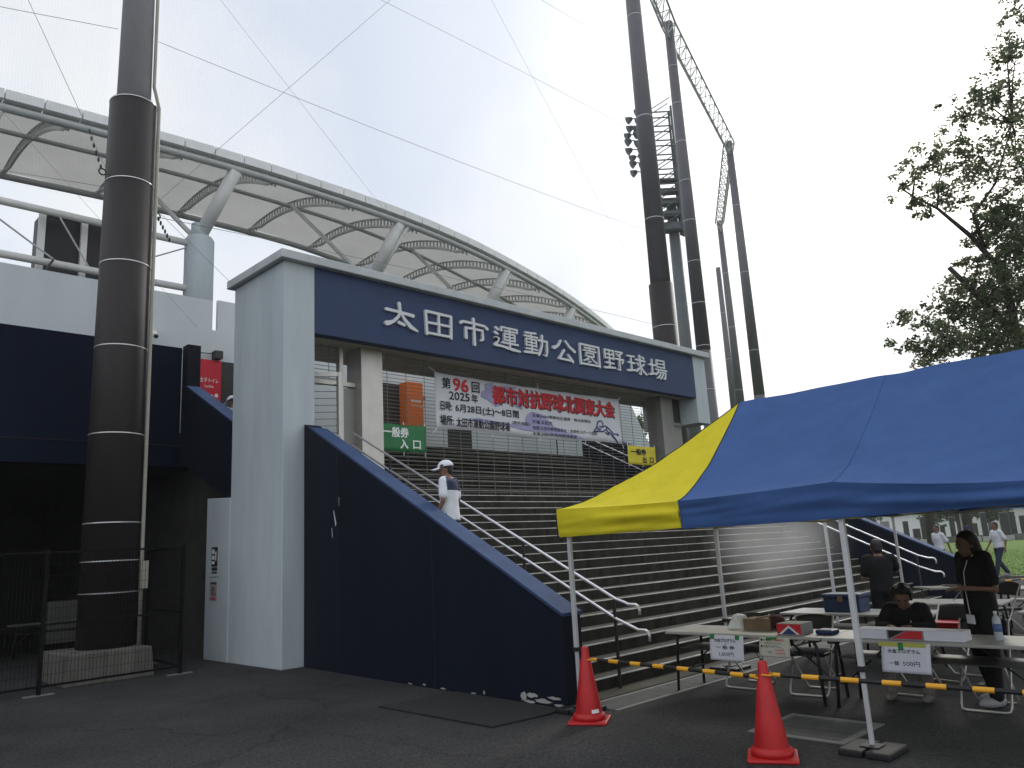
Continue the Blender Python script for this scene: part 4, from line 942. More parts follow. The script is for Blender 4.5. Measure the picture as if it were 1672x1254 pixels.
# folding tables
def table(label, loc, rz=0, L=1.8, w=.68, z=.645):
    t = thing("folding_table", label, "table", loc, rz, "folding tables under the tents")
    b = MB(); b.box((-w/2,-L/2,z-.032),(w/2,L/2,z),M_TABLE); b.build("tabletop", parent=t, local=True, bevel=.010)
    for sy in (-1, 1):
        y = sy*(L/2-.09)
        for sx in (-1, 1):
            b = MB(); b.tube([(sx*(w/2-.11), sy*(L/2-.13), z-.033), (sx*(w/2-.10), y, z-.10), (sx*(w/2-.08), sy*(L/2-.06), .0)], .016, 8, M_BLACK); b.build("leg", parent=t, local=True, smooth=True)
        b = MB(); b.tube([(-w/2+.10,y,.22),(w/2-.10,y,.22)], .011, 6, M_BLACK); b.tube([(0,y,.22),(0,sy*(L/2-.55),z-.04)], .009, 6, M_BLACK); b.box((-w/2+.02,y-.035,z-.055),(w/2-.02,y+.035,z-.033),M_BLACK); b.build("leg_brace", parent=t, local=True)
    b = MB(); b.box((-w/2+.08,-L/2+.12,z-.19),(w/2-.08,L/2-.12,z-.18),M_DPOST); b.build("under_shelf", parent=t, local=True)
    return t
tb = table("front folding table with the first two price notices", (7.95,4.53,0))
dup(tb, (7.95,2.72,0), 0, "front folding table with the long white box and bottle")
dup(tb, (10.2,4.30,0), 0, "folding table carrying the blue cool box")
dup(tb, (11.75,3.95,0), .05, "bright-edged folding table behind the seated person")
dup(tb, (14.3,2.9,0), .05, "far folding table near the black chair back")
dup(tb, (1.6,18.2,0), .1, "dim folding table in the dark underpass left of the pole")
dup(tb, (5.1,19.2,0), 1.5, "dim folding table in the dark underpass right of the pole")

# folding chairs
def chair(label, loc, rz):
    t = thing("folding_chair", label, "chair", loc, rz, "black folding chairs")
    def rr2(pts): return pts
    b = MB()      # front loop: from the back rest down to the floor in front (+x)
    y = .20
    b.tube([(-.20,-y,.76),(.20,-y,.06),(.225,-y+.01,.022),(.225,-y+.05,.012),(.225,y-.05,.012),(.225,y-.01,.022),(.20,y,.06),(-.20,y,.76)], .0105, 8, M_STEEL); b.build("front_frame", parent=t, local=True, smooth=True)
    b = MB(); y = .175
    b.tube([(.16,-y,.40),(-.21,-y,.05),(-.23,-y+.02,.012),(-.23,y-.02,.012),(-.21,y,.05),(.16,y,.40)], .0105, 8, M_STEEL); b.build("rear_frame", parent=t, local=True, smooth=True)
    b = MB(); b.box((-.17,-.19,.385),(.19,.19,.42), M_BLACK); b.build("seat", parent=t, local=True, bevel=.012)
    b = MB(); b.grid(lambda u, v: V((-.150-.055*v-.03*math.sin(math.pi*u), -.205+.41*u, .585+.185*v-.03*(2*u-1)**2*v)), 12, 6, M_BLACK); o = b.build("backrest", parent=t, local=True, smooth=True)
    md = o.modifiers.new("thick", 'SOLIDIFY'); md.thickness = .022
    return t
ch = chair("empty folding chair behind the first price notice", (8.32,4.82,0), math.pi)
dup(ch, (8.28,4.05,0), math.pi+.1, "empty folding chair behind the table between the notices")
dup(ch, (8.75,3.22,0), math.pi-.05, "folding chair under the seated person")
dup(ch, (8.32,2.42,0), math.pi+.05, "folding chair at the legs of the standing woman")
dup(ch, (13.4,3.55,0), math.pi-.6, "folding chair with black back at the right beyond the woman")
dup(ch, (10.55,2.35,0), 2.2, "folding chair behind the standing woman")
dup(ch, (9.7,3.12,0), 2.9, "folding chair holding the red tray")

# goods on the tables
TZ = .6455
pb = MB(); pb.grid(lambda u, v: V((8.16+(.13-.05*v)*math.cos(u*6.283)*(1+.15*math.sin(u*19+v*5)), 4.80+(.12-.06*v)*math.sin(u*6.283)*(1+.12*math.sin(u*23)), TZ+.13*v+.01*math.sin(u*31)*v)), 40, 6, M_INKW); pb.ell((8.16,4.80,TZ+.12),(.09,.07,.03),M_INKW); 
tag(pb.build("plastic_bag", smooth=True), "crumpled white plastic bag on the front table", "bag")
cb = thing("cardboard_box", "brown cardboard box with dark cloth on the front table", "box", (8.13,4.5,TZ))
b = MB(); b.box((8.00,4.34,TZ),(8.26,4.66,TZ+.115),M_CARD); b.build("carton", parent=cb, bevel=.004)
b = MB(); b.box((7.995,4.345,TZ+.116),(8.255,4.50,TZ+.120),M_CARD); b.box((7.985,4.46,TZ+.12),(8.26,4.50,TZ+.132),M_CARD); b.build("flap", parent=cb)
b = MB(); b.ell((8.12,4.33,TZ+.085),(.11,.09,.07),mat("maroon_cloth",(.055,.016,.018),.9,.2,8)); tag(b.build("cloth", smooth=True), "dark maroon cloth bundle beside the cardboard box", "cloth")
def prog(label, x0, x1, y0, y1, h, front):
    t = thing("programme_box", label, "box", ((x0+x1)/2,(y0+y1)/2,TZ))
    b = MB(); b.box((x0,y0,TZ),(x1,y1,TZ+h),M_PALES); b.build("carton", parent=t, bevel=.003)
    for poly, m, k in front:
        b = MB(); b.prism([V((x0-.0012-.0008*k, y, z)) for y, z in poly], (.0008,0,0), m); b.build("printed_front", parent=t)
    return t
y0, y1, zb, zt = 3.86, 4.12, TZ+.006, TZ+.104; ym = (y0+y1)/2
prog("red white and blue programme box between two price notices", 7.72, 7.98, y0, y1, .11, [([(y0,zb),(y1,zb),(y1,zt),(y0,zt)], M_INKR, 1), ([(y0+.02,zb),(y1-.02,zb),(ym,zt-.012)], M_INKW, 2), ([(y0+.05,zb),(y1-.05,zb),(ym,zt-.035)], M_EMBL, 3)])
pm = thing("display_box", "long white box with red and black printed front on the table", "box", (7.78,2.84,TZ))
b = MB(); b.box((7.70,2.37,TZ),(7.90,3.31,TZ+.088),M_PAPER); b.build("carton", parent=pm, bevel=.004)
b = MB(); b.box((7.697,2.70,TZ+.004),(7.699,3.02,TZ+.084),M_STEELD); b.build("printed_front", parent=pm)
b = MB(); b.prism([V((7.6955,y,z)) for y, z in ((3.005,TZ+.010),(3.005,TZ+.078),(2.86,TZ+.078))], (.0012,0,0), M_INK); b.prism([V((7.6955,y,z)) for y, z in ((2.975,TZ+.010),(2.715,TZ+.010),(2.715,TZ+.078),(2.84,TZ+.078))], (.0012,0,0), M_INKR); b.build("printed_front", parent=pm)
b = MB(); b.box((7.80,3.58,TZ),(7.98,3.76,TZ+.05),M_COOL); tag(b.build("pouch", bevel=.02), "small blue pouch on the table beside the tent leg", "pouch")
b = MB(); b.box((8.0,4.12,TZ),(8.22,4.30,TZ+.012),M_CARD); tag(b.build("booklet"), "thin brown booklet flat on the front table", "booklet")
bo = thing("plastic_bottle", "clear plastic bottle with blue label on the table", "bottle", (7.92,2.16,TZ))
b = MB(); b.lathe([(.030,0),(.034,.01),(.033,.10),(.034,.16),(.028,.19),(.013,.212),(.013,.226)], (7.92,2.16,TZ), 16, M_GLASS); b.build("bottle_body", parent=bo, smooth=True)
b = MB(); b.lathe([(.0350,.075),(.0352,.14)], (7.92,2.16,TZ), 16, mat("label_blue",(.10,.16,.36),.5)); b.build("paper_label", parent=bo, smooth=True)
b = MB(); b.lathe([(.015,.2262),(.015,.245)], (7.92,2.16,TZ), 12, M_INKW); b.build("bottle_cap", parent=bo)
co = thing("cool_box", "dark blue cool box with buff clasp on the second table", "cool box", (10.15,4.42,TZ))
b = MB(); b.box((10.0,4.20,TZ),(10.32,4.66,TZ+.17),M_COOL); b.build("box_body", parent=co, bevel=.015)
b = MB(); b.box((9.985,4.185,TZ+.172),(10.335,4.675,TZ+.225),M_COOL); lid_ = b.build("lid", parent=co, bevel=.018)
b = MB(); b.box((9.978,4.40,TZ+.13),(9.999,4.46,TZ+.20),M_CARD); b.build("clasp", parent=lid_)
rd = thing("red_tray", "red plastic tray stacked on a grey tub on a chair", "tray", (9.7,3.12,.42))
b = MB(); b.box((9.56,2.97,.421),(9.84,3.27,.52),M_PALES); b.build("tub", parent=rd, bevel=.015)
b = MB(); b.box((9.56,2.99,.521),(9.82,3.26,.60),M_RED); b.box((9.545,2.975,.585),(9.835,3.275,.605),M_RED); b.build("tray", parent=rd, bevel=.006)
gt_ = thing("plastic_tub", "pale grey plastic tub at the right under the tent", "tub", (10.6,2.35,.42))
b = MB(); b.box((10.42,2.12,.421),(10.78,2.58,.62),M_PALES); b.build("tub_body", parent=gt_, bevel=.02)
b = MB(); b.box((10.39,2.09,.6205),(10.81,2.61,.65),M_TABLE); b.build("lid", parent=gt_, bevel=.01)
rg = thing("cash_box", "dark grey cash box at the left end of the bright-edged table", "cash box", (11.5,4.55,TZ))
b = MB(); b.box((11.47,4.45,TZ),(11.75,4.75,TZ+.10),M_DPOST); b.build("case", parent=rg, bevel=.01)
b = MB(); b.box((11.50,4.48,TZ+.101),(11.72,4.72,TZ+.115),M_STEELD); b.build("lid", parent=rg)

# price notices taped to the table edge
def notice(label, ya, yb, zt, zb, m, lines, tapes, tilt=.012):
    t = thing("price_notice", label, "notice", (7.60,(ya+yb)/2,zb), group="paper notices taped to the table edge")
    b = MB()
    b.grid(lambda u, v: V((7.594-.012*math.sin(v*2.2)-.004*math.sin(u*3), ya+(yb-ya)*u+tilt*(v-1), zt+(zb-zt)*v)), 10, 10, m); o = b.build("sheet", parent=t, smooth=True, fix=False)
    md = o.modifiers.new("thick", 'SOLIDIFY'); md.thickness = .0012; md.offset = 0
    for s, u0, u1, v0, v1, mi, off in lines:
        w, h = (ya-yb)*(u1-u0), (zt-zb)*(v1-v0)
        text_mesh(s, w, h, mi, "lettering", o, (7.578, ya-(ya-yb)*u0+tilt*((v0+v1)/2-1), zt-(zt-zb)*v1), (0,-1,0), (0,0,1), off, 0)
    for y, z, w, h, mt_ in tapes:
        b = MB(); b.box((7.5815 if mt_ is M_TAPE else 7.5835,y-w/2,z-h/2),(7.599,y+w/2,z+h/2),mt_); b.build("tape", parent=t)
    return t
notice("white price notice reading 1,000 yen at the left of the table", 4.85, 4.45, .632, .375, M_PAPER, [("大会プログラム",.15,.78,.13,.27,M_INK,.02),("・",.46,.50,.33,.37,M_INK,.02),("一 般 券",.18,.74,.41,.55,M_INK,.03),("1,000円",.28,.70,.66,.83,M_INK,.02)], [(4.81,.615,.05,.05,M_TAPE),(4.51,.612,.045,.045,M_TAPE)])
notice("cream price notice with red figures between the two white notices", 4.27, 3.94, .632, .440, M_PAPER2, [("●一般券",.06,.42,.07,.19,M_INK,.01),("700円",.48,.80,.07,.19,M_INKR,.02),("大会プログラム付",.2,.72,.25,.33,M_INK,.01),("●大会プログラム",.06,.72,.39,.52,M_INK,.01),("500円",.52,.82,.58,.70,M_INKR,.02),("一部",.2,.42,.68,.80,M_INK,.01),("1,000円",.48,.84,.74,.86,M_INKR,.02)], [(4.12,.622,.11,.025,M_TAPE)])
notice("white price notice reading 500 yen at the right of the table", 3.06, 2.64, .632, .375, M_PAPER, [("大会プログラム",.14,.80,.20,.34,M_INK,.02),("一部",.16,.36,.61,.75,M_INK,.03),("500円",.44,.78,.60,.76,M_INK,.02)], [(2.86,.617,.405,.035,M_YTAPE),(2.87,.604,.045,.062,M_TAPE)], .02)

# black mesh fence guarding the left pole
fc = thing("mesh_fence", "low black wire mesh fence in front of the thick pole base", "fence", (3.2,12.9,0))
FP = [V((-2.8,12.7,0)),V((-.8,12.75,0)),V((1.2,12.8,0)),V((3.21,12.86,0)),V((5.19,12.96,0)),V((5.35,14.9,0))]
for p in FP:
    b = MB(); b.bar(p+V((0,0,.01)), p+V((0,0,1.99)), .05, .05, M_FENCE); b.build("post", parent=fc)
    b = MB(); b.box((p.x-.19,p.y-.06,.002),(p.x+.19,p.y+.06,.014),M_GRATEF); b.build("foot_plate", parent=fc)
for a, c in zip(FP, FP[1:]):
    b = MB(); u = V((0,0,1)); n = 40
    for z in (.12, .95, 1.95): b.bar(a+u*z, c+u*z, .03, .03, M_FENCE)
    for k in range(1, n): p = a.lerp(c, k/n); b.bar(p+u*.12, p+u*1.95, .004, .004, M_FENCE)
    for k in range(12): b.bar(a+u*(.12+k*.15), c+u*(.12+k*.15), .004, .004, M_FENCE)
    b.build("wire_panel", parent=fc)
# dim things stored in the underpass
for i, (x, y, w, d_, h, m, lab) in enumerate(((2.7,18.9,.9,.6,1.75,M_DARKC,"dim grey cabinet in the underpass left of the pole"),(0.3,20.5,1.1,.6,1.4,M_STEELD,"dim low locker farther left in the underpass"),(5.4,21.3,.8,.5,1.0,M_STEELD,"dim cupboard in the underpass by the pillar buttress"))):
    t = thing("storage_cabinet", lab, "cabinet", (x+w/2, y+d_/2, 0))
    b = MB(); b.box((x,y,.04),(x+w,y+d_,h),m); b.build("case", parent=t, bevel=.01)
    for s in (0, 1):
        b = MB(); b.box((x+.02+s*w/2,y-.012,.08),(x+w/2-.02+s*w/2,y-.001,h-.05),m); b.build("door", parent=t)

# ================================================================ TREES AND THE FAR SIDE OF THE PARK
def leaves(b, c, r, n, size, rnd, m, flat=.8):
    for _ in range(n):
        while True:
            q = V((rnd.uniform(-1,1), rnd.uniform(-1,1), rnd.uniform(-1,1)))
            if q.length < 1: break
        q = q*(.35+.65*rnd.random())
        p = V(c)+V((q.x*r, q.y*r, q.z*r*flat)); s = size*rnd.uniform(.6,1.35)
        d = V((rnd.gauss(0,1), rnd.gauss(0,1), rnd.gauss(0,.6)-.25)).normalized(); e_ = d.cross(V((rnd.gauss(0,1), rnd.gauss(0,1), rnd.gauss(0,1)))).normalized()
        k = d.cross(e_)*s*.12
        b.add([p, p+d*s*.5+e_*s*.30+k, p+d*s, p+d*s*.5-e_*s*.30+k], [(0,1,2),(0,2,3)], m)
rnd = random.Random(11)
tr = thing("broadleaf_tree", "tall loose-leaved tree rising behind the tent at the right edge", "tree", (27.6,4.2,0))
CL = [(24.15,3.59,15.51,.55,80),(24.22,3.87,14.33,.42,60),(23.33,5.18,12.89,.62,110),(23.78,4.62,13.27,.75,140),(24.5,4.03,12.8,.95,260),(22.73,6.15,11.59,.62,130),(23.33,5.5,11.8,.85,240),(22.49,6.56,11.03,.5,70),(23.97,4.95,11.5,1.0,380),(24.7,4.21,11.53,1.1,420),(23.31,5.81,10.8,.8,220),(22.85,6.36,10.5,.45,80),(24.59,4.68,10.37,.7,170),(24.21,5.36,9.31,.55,90),(24.89,4.7,9.26,.8,200),(23.91,6.01,8.16,.65,140),(24.59,5.35,8.11,.95,380),(23.19,6.95,7.37,.7,170),(23.97,6.29,6.98,1.0,480),(24.81,5.57,6.58,1.1,700),(25.14,4.96,7.56,1.0,480),(23.02,7.32,6.72,.5,80),(23.55,6.9,6.34,.7,240),(25.36,5.19,6.04,1.2,800),
      (24.3,4.9,9.9,.8,300),(24.9,4.6,10.1,.9,360),(25.1,4.7,8.9,.9,380),(24.4,5.6,7.6,.8,320),(25.0,5.0,8.3,.9,380),(23.9,6.3,7.6,.6,200),(24.6,4.4,13.6,.8,240),(24.9,3.7,14.9,.8,220),(24.2,5.5,8.9,.5,140),
      (26.0,4.2,8.5,1.4,500),(26.6,3.0,10.5,1.6,500),(27.2,2.4,8.0,1.6,450),(26.8,3.6,12.8,1.5,380),(27.6,2.6,14.6,1.4,300),(28.2,4.4,10.5,1.7,450),(28.5,3.0,12.0,1.7,380),(26.5,4.3,6.2,1.3,500),(28.5,5.2,7.0,1.5,380),(26.0,3.0,14.9,1.0,200)]
b = MB(); T0 = V((27.6,4.2,0)); FK = V((26.6,4.6,4.4))
b.tube([T0, V((27.4,4.25,1.5)), V((27.0,4.4,3.2)), FK], [.30,.24,.21,.19], 10, M_BARK)
main = [FK, V((25.9,4.93,5.2)), V((25.22,5.11,6.8)), V((24.81,5.07,8.26)), V((24.57,5.16,8.78)), V((24.0,5.5,9.57)), V((23.23,6.01,10.38)), V((22.7,6.43,10.76))]
b.tube(main, [.17,.15,.12,.10,.085,.065,.04,.015], 8, M_BARK)
b.tube([V((24.35,5.3,9.1)), V((23.99,5.33,10.16)), V((24.34,4.75,10.97)), V((24.5,4.1,12.6))], [.06,.05,.035,.015], 6, M_BARK)
b.tube([V((25.3,5.1,6.6)), V((24.6,5.5,7.6)), V((23.95,5.92,8.4)), V((23.7,6.1,8.75))], [.10,.09,.075,.065], 7, M_BARK)
b.tube([FK, V((26.7,4.0,6.6)), V((26.9,3.4,9.0)), V((27.2,2.9,12.0)), V((27.4,2.7,14.5))], [.17,.14,.11,.07,.02], 8, M_BARK)
b.tube([V((25.0,5.0,6.0)), V((24.2,6.2,6.5)), V((23.2,7.2,6.6))], [.05,.03,.01], 6, M_BARK)
hubs = main[2:]+[V((24.5,4.1,12.6)), V((26.9,3.4,9.0)), V((27.2,2.9,12.0)), V((24.2,6.2,6.5)), V((23.95,5.92,8.4))]
for x, y, z, r, n in CL:
    c = V((x, y, z)); h = min(hubs, key=lambda q: (q-c).length); mid = h.lerp(c, .5)+V((rnd.gauss(0,.1), rnd.gauss(0,.1), .12))
    b.tube([h, mid, c], [.032,.02,.006], 5, M_BARK)
    for _ in range(4):
        e_ = c+V((rnd.uniform(-r,r), rnd.uniform(-r,r), rnd.uniform(-.6*r,.7*r))); b.tube([mid.lerp(c,.5), e_], [.012,.003], 4, M_BARK)
b.build("trunk", parent=tr, smooth=True)
b = MB()
for x, y, z, r, n in CL:
    for _ in range(max(6, n//8)):         # leaf sprays inside each bough
        q = V((rnd.gauss(0,.42), rnd.gauss(0,.42), rnd.gauss(0,.34)))*r
        leaves(b, V((x,y,z))+q, r*rnd.uniform(.22,.42), 26, .11, rnd, M_LEAF if rnd.random() < .7 else M_LEAFD)
b.build("crown", parent=tr, fix=False)

def park_tree(label, x, y, h, w, n, m, size=.35, name="park_tree", trunk=.22):
    t = thing(name, label, "tree", (x,y,0), 0, "trees across the park")
    r_ = random.Random(int(x*7+y*13)); b = MB()
    b.tube([(x,y,0),(x+.1,y,h*.3),(x+.05,y+.1,h*.55),(x,y,h*.8)], [trunk,trunk*.85,trunk*.6,trunk*.15], 8, M_BARK)
    cs = []
    for _ in range(9):
        a = r_.random()*6.28; q = V((x+math.cos(a)*w*.6*r_.random(), y+math.sin(a)*w*.6*r_.random(), h*(.45+.5*r_.random()))); cs.append(q)
        b.tube([(x,y,h*.35), V((x,y,h*.4)).lerp(q,.6), q], [trunk*.4,trunk*.2,.02], 5, M_BARK)
    b.build("trunk", parent=t, smooth=True)
    b = MB()
    for q in cs: 
        for _ in range(4): leaves(b, q+V((r_.gauss(0,.25),r_.gauss(0,.25),r_.gauss(0,.2)))*w*.5, w*.28, n//36, size, r_, m)
    b.build("crown", parent=t, fix=False)
    return t
park_tree("green tree seen past the right end of the gate beam", 46, 24.2, 6.4, 3.0, 3600, M_LEAF, .22)
park_tree("green tree just left of the tent peak, beyond the poles", 50, 23.3, 7.6, 2.6, 3600, M_LEAF, .22)
park_tree("small tree seen through the right end of the shutter", 34, 24, 9.0, 2.4, 4200, M_LEAF, .15)
park_tree("park tree whose dark trunk stands left of the walking man's head", 57.0, 18.5, 9.5, 4.0, 2200, M_LEAFD, .4, trunk=.36)
park_tree("park tree whose dark trunk stands beyond the two walking men", 57.6, 16.4, 9.5, 4.0, 2200, M_LEAFD, .4, trunk=.32)
for i, (x, y, h) in enumerate(((98,40,5.2),(100,32,6.0),(101,26.5,5.0),(101,20,5.6),(103,12,5.2))):
    park_tree(("leftmost dark tree in the row behind the stones","second dark tree in the row behind the stones","middle dark tree in the row behind the stones","fourth dark tree in the row behind the stones","rightmost dark tree in the row behind the stones")[i], x, y, h, 4.5, 1500, M_LEAFD, .55)
b = MB(); b.box((80.5,-10,0),(80.9,40,.55),M_RAWC); tag(b.build("low_wall"), "low grey wall along the far edge of the lawn", "wall")
hs = thing("park_house", "pale low house far behind the trees and stones", "house", (112,26,0))
b = MB(); b.box((108,8,0),(116,44,3.6),M_GUT); b.build("wall", parent=hs)
b = MB(); b.prism([V((107.2,7,3.601)),V((116.8,7,3.601)),V((112,7,5.4))],(0,38,0),M_STONE); b.build("roof", parent=hs)
for k in range(6):
    b = MB(); b.box((107.94,10+k*6,1.6),(107.99,11.1+k*6,2.5),M_STEELD); b.build("window", parent=hs)
r5 = random.Random(5); k = 0
for u in range(24):
    a = rad(70.6+u*.54+r5.uniform(-.09,.09)); d = r5.choice((83,86,90)); x, y = d*math.sin(a), d*math.cos(a); w = r5.uniform(.36,.66); h = r5.uniform(1.4,2.6)
    t = thing("upright_stone", "dark upright stone standing in rows beyond the lawn", "stone", (x,y,0), -a+math.pi/2+.1, "dark upright stones beyond the lawn")
    b = MB(); b.box((-.6,-w*.8,0),(.6,w*.8,.45),M_PALES); b.build("plinth", parent=t, local=True, bevel=.03)
    b = MB(); b.box((-.35,-w/2,.451),(.35,w/2,h),M_STONE); b.build("block", parent=t, local=True, bevel=.05)

# ================================================================ PEOPLE
def fuse(b, name, m, parent, vox, it=2, paint=None, m2=None):
    me = bpy.data.meshes.new(name); me.from_pydata([tuple(v) for v in b.v], [], b.f)
    bm = bmesh.new(); bm.from_mesh(me); bmesh.ops.recalc_face_normals(bm, faces=bm.faces); bm.to_mesh(me); bm.free()
    o = bpy.data.objects.new(name, me); COL.objects.link(o)
    r_ = o.modifiers.new("r", 'REMESH'); r_.mode = 'VOXEL'; r_.voxel_size = vox
    s_ = o.modifiers.new("s", 'SMOOTH'); s_.factor = .5; s_.iterations = it
    dg = bpy.context.evaluated_depsgraph_get(); dg.update()
    m3 = bpy.data.meshes.new_from_object(o.evaluated_get(dg)); bpy.data.objects.remove(o)
    m3.name = name; m3.materials.clear(); m3.materials.append(m)
    if m2: m3.materials.append(m2)
    for f in m3.polygons:
        f.use_smooth = True
        f.material_index = 1 if (paint and paint(f.center)) else 0
    ob = bpy.data.objects.new(name, m3); COL.objects.link(ob); ob.parent = parent
    return ob
def rings(b, pts, lat, rads, n=16):
    vs = []; N = len(pts); lat = V(lat)
    for i, p in enumerate(pts):
        p = V(p); t = (V(pts[min(i+1,N-1)])-V(pts[max(i-1,0)])).normalized()
        a = (lat-t*lat.dot(t)).normalized(); f = t.cross(a)
        for k in range(n):
            w = 2*math.pi*k/n; vs.append(p+a*rads[i][0]*math.cos(w)+f*rads[i][1]*math.sin(w))
    fs = [(i*n+k, i*n+(k+1)%n, (i+1)*n+(k+1)%n, (i+1)*n+k) for i in range(N-1) for k in range(n)]
    fs += [tuple(range(n-1,-1,-1)), tuple(range((N-1)*n, N*n))]
    b.add(vs, fs)
def limb(b, pts, rs, n=12):
    b.tube(pts, rs, n)
    for p, r in zip(pts, rs): b.ell(p, (r,r,r), None, 10, 7)
def hand(b, w, d, up_, s=1.0, curl=.35, flip=1):
    """Palm, four unequal fingers and a thumb leaving the side of the palm; W wrist, D pointing direction, UP_ back of the hand."""
    w, d, up_ = V(w), V(d).normalized(), V(up_); up_ = (up_-d*up_.dot(d)).normalized(); sd = d.cross(up_)*flip
    rot = Matrix((d, sd, up_)).transposed()
    b.ell(w+d*.045*s, (.052*s,.038*s,.015*s), None, 10, 7, rot)
    for k, (o, L) in enumerate(((-.028,.060),(-.010,.072),(.010,.067),(.027,.052))):
        p0 = w+d*.083*s+sd*o*s; p1 = p0+(d*.55*L-up_*curl*.3*L)*s; p2 = p1+(d*.45*L-up_*curl*.9*L)*s
        b.tube([w+d*.05*s+sd*o*.8*s, p0, p1, p2], [.010*s,.0095*s,.0085*s,.007*s], 7)
    p0 = w+d*.028*s-sd*.030*s; b.tube([w+d*.012*s-sd*.012*s, p0, p0+(d*.030-sd*.022-up_*.008)*s, p0+(d*.060-sd*.026-up_*.016)*s], [.013*s,.012*s,.010*s,.008*s], 7)
def person(name_label, cat_loc, rz, P, vox=.016, hair="short", top=M_BLKC, bottom=M_BLKC, shoe=M_SHOE, cap=None, sleeve="short", lower=True, paint=None, m2=None, skinm=M_SKIN, s=.95):
    t = thing("person", name_label, "person", cat_loc, rz)
    J = dict(pel=(0,0,.92), wai=(0,0,1.05), che=(.01,0,1.25), nk=(0,0,1.40), hd=(.03,0,1.53), hturn=0.0, htilt=0.0,
             shL=(0,.175,1.355), shR=(0,-.175,1.355), elL=(-.03,.215,1.09), elR=(-.03,-.215,1.09), wrL=(.05,.215,.86), wrR=(.05,-.215,.86),
             hiL=(0,.085,.88), hiR=(0,-.085,.88), knL=(.03,.09,.48), knR=(.03,-.09,.48), anL=(-.01,.09,.08), anR=(-.01,-.09,.08))
    J.update(P)
    j = {k: (V(v)*s if not isinstance(v, (int, float)) else v) for k, v in J.items()}
    lat = (j['shL']-j['shR']).normalized()
    R = Matrix.Rotation(j['hturn'], 3, 'Z') @ Matrix.Rotation(j['htilt'], 3, 'Y')
    H = lambda x, y, z: j['hd']+R @ (V((x,y,z))*s)
    b = MB()      # ---- body: one continuous surface
    b.ell(H(-.010,0,.02), (.092*s,.074*s,.105*s), None, 18, 12, R); b.ell(H(.022,0,-.045), (.062*s,.054*s,.068*s), None, 14, 9, R)
    b.ell(H(.045,0,-.088), (.026*s,.028*s,.020*s), None, 10, 7, R)
    b.tube([H(.078,0,.020), H(.098,0,-.018), H(.080,0,-.026)], [.010*s,.014*s,.010*s], 8)
    b.ell(H(.076,0,.030), (.014*s,.045*s,.010*s), None, 10, 6, R); b.ell(H(.082,0,-.055), (.010*s,.024*s,.009*s), None, 8, 6, R)
    for q in (1, -1): b.ell(H(-.010,q*.076,-.005), (.020*s,.009*s,.032*s), None, 8, 6, R)
    limb(b, [j['nk']-V((0,0,.03)), j['nk'].lerp(H(-.01,0,-.05), .6), H(-.005,0,-.03)], [.058*s,.052*s,.052*s])
    rings(b, [j['pel']-V((0,0,.05*s)), j['pel'], j['wai'], j['che'], j['nk'].lerp(j['che'],.25), j['nk']], lat, [(x*s,y*s) for x, y in ((.12,.09),(.155,.105),(.135,.095),(.160,.110),(.150,.085),(.06,.05))])
    for q in 'LR':
        limb(b, [j['sh'+q], j['el'+q], j['wr'+q]], [.048*s,.036*s,.025*s])
        dd = (j['wr'+q]-j['el'+q]).normalized()
        hand(b, j['wr'+q], J.get('hd'+q, dd), J.get('up'+q, lat*(1 if q == 'L' else -1)), s, J.get('curl', .45), 1 if q == 'L' else -1)
        if lower:
            limb(b, [j['hi'+q], j['kn'+q], j['kn'+q].lerp(j['an'+q], .3), j['an'+q]], [.078*s,.055*s,.054*s,.036*s])
    body = fuse(b, "body", skinm, t, vox, 2)
    b = MB()      # ---- shirt
    hem = j['pel']-V((0,0,.04*s)) if 'hem' not in j else j['hem']
    rings(b, [hem, j['pel'].lerp(j['wai'],.4), j['wai'], j['che'], j['nk'].lerp(j['che'],.30), j['nk'].lerp(j['che'],.02)], lat, [(x*s,y*s) for x, y in ((.178,.130),(.172,.124),(.160,.118),(.182,.130),(.172,.105),(.068,.062))], 20)
    for q in 'LR':
        e_ = j['sh'+q].lerp(j['el'+q], .72) if sleeve == "short" else j['wr'+q].lerp(j['el'+q], .04)
        if sleeve == "short": limb(b, [j['sh'+q].lerp(j['nk'],.30), j['sh'+q], e_], [.060*s,.066*s,.064*s])
        else: limb(b, [j['sh'+q].lerp(j['nk'],.30), j['sh'+q], j['el'+q], e_], [.060*s,.066*s,.052*s,.042*s])
    fuse(b, "shirt", top, t, vox, 3, paint, m2)
    if lower:
        b = MB()
        rings(b, [j['pel']-V((0,0,.08*s)), j['pel'], j['pel'].lerp(j['wai'],.5)], lat, [(.150*s,.110*s),(.165*s,.118*s),(.150*s,.108*s)])
        for q in 'LR': limb(b, [j['hi'+q], j['kn'+q], j['an'+q]+V((0,0,.02))], [.096*s,.074*s,.062*s])
        fuse(b, "trousers", bottom, t, vox, 2)
        for q in 'LR':
            f = V(J.get('toe'+q, (1,0,0))).normalized(); a = j['an'+q]; sdv = V((-f.y, f.x, 0)); rt_ = Matrix((f, sdv, V((0,0,1)))).transposed()
            b = MB(); z0 = a.z-.08*s
            b.ell(V((a.x,a.y,z0+.045*s))+f*.055*s, (.130*s,.046*s,.044*s), None, 16, 9, rt_); b.ell(V((a.x,a.y,z0+.06*s))-f*.02*s, (.058*s,.046*s,.055*s), None, 14, 8, rt_)
            for i, v in enumerate(b.v): v.z = max(v.z, z0+.003)
            b.build("shoe", shoe, parent=t, local=True, smooth=True)
    b = MB()
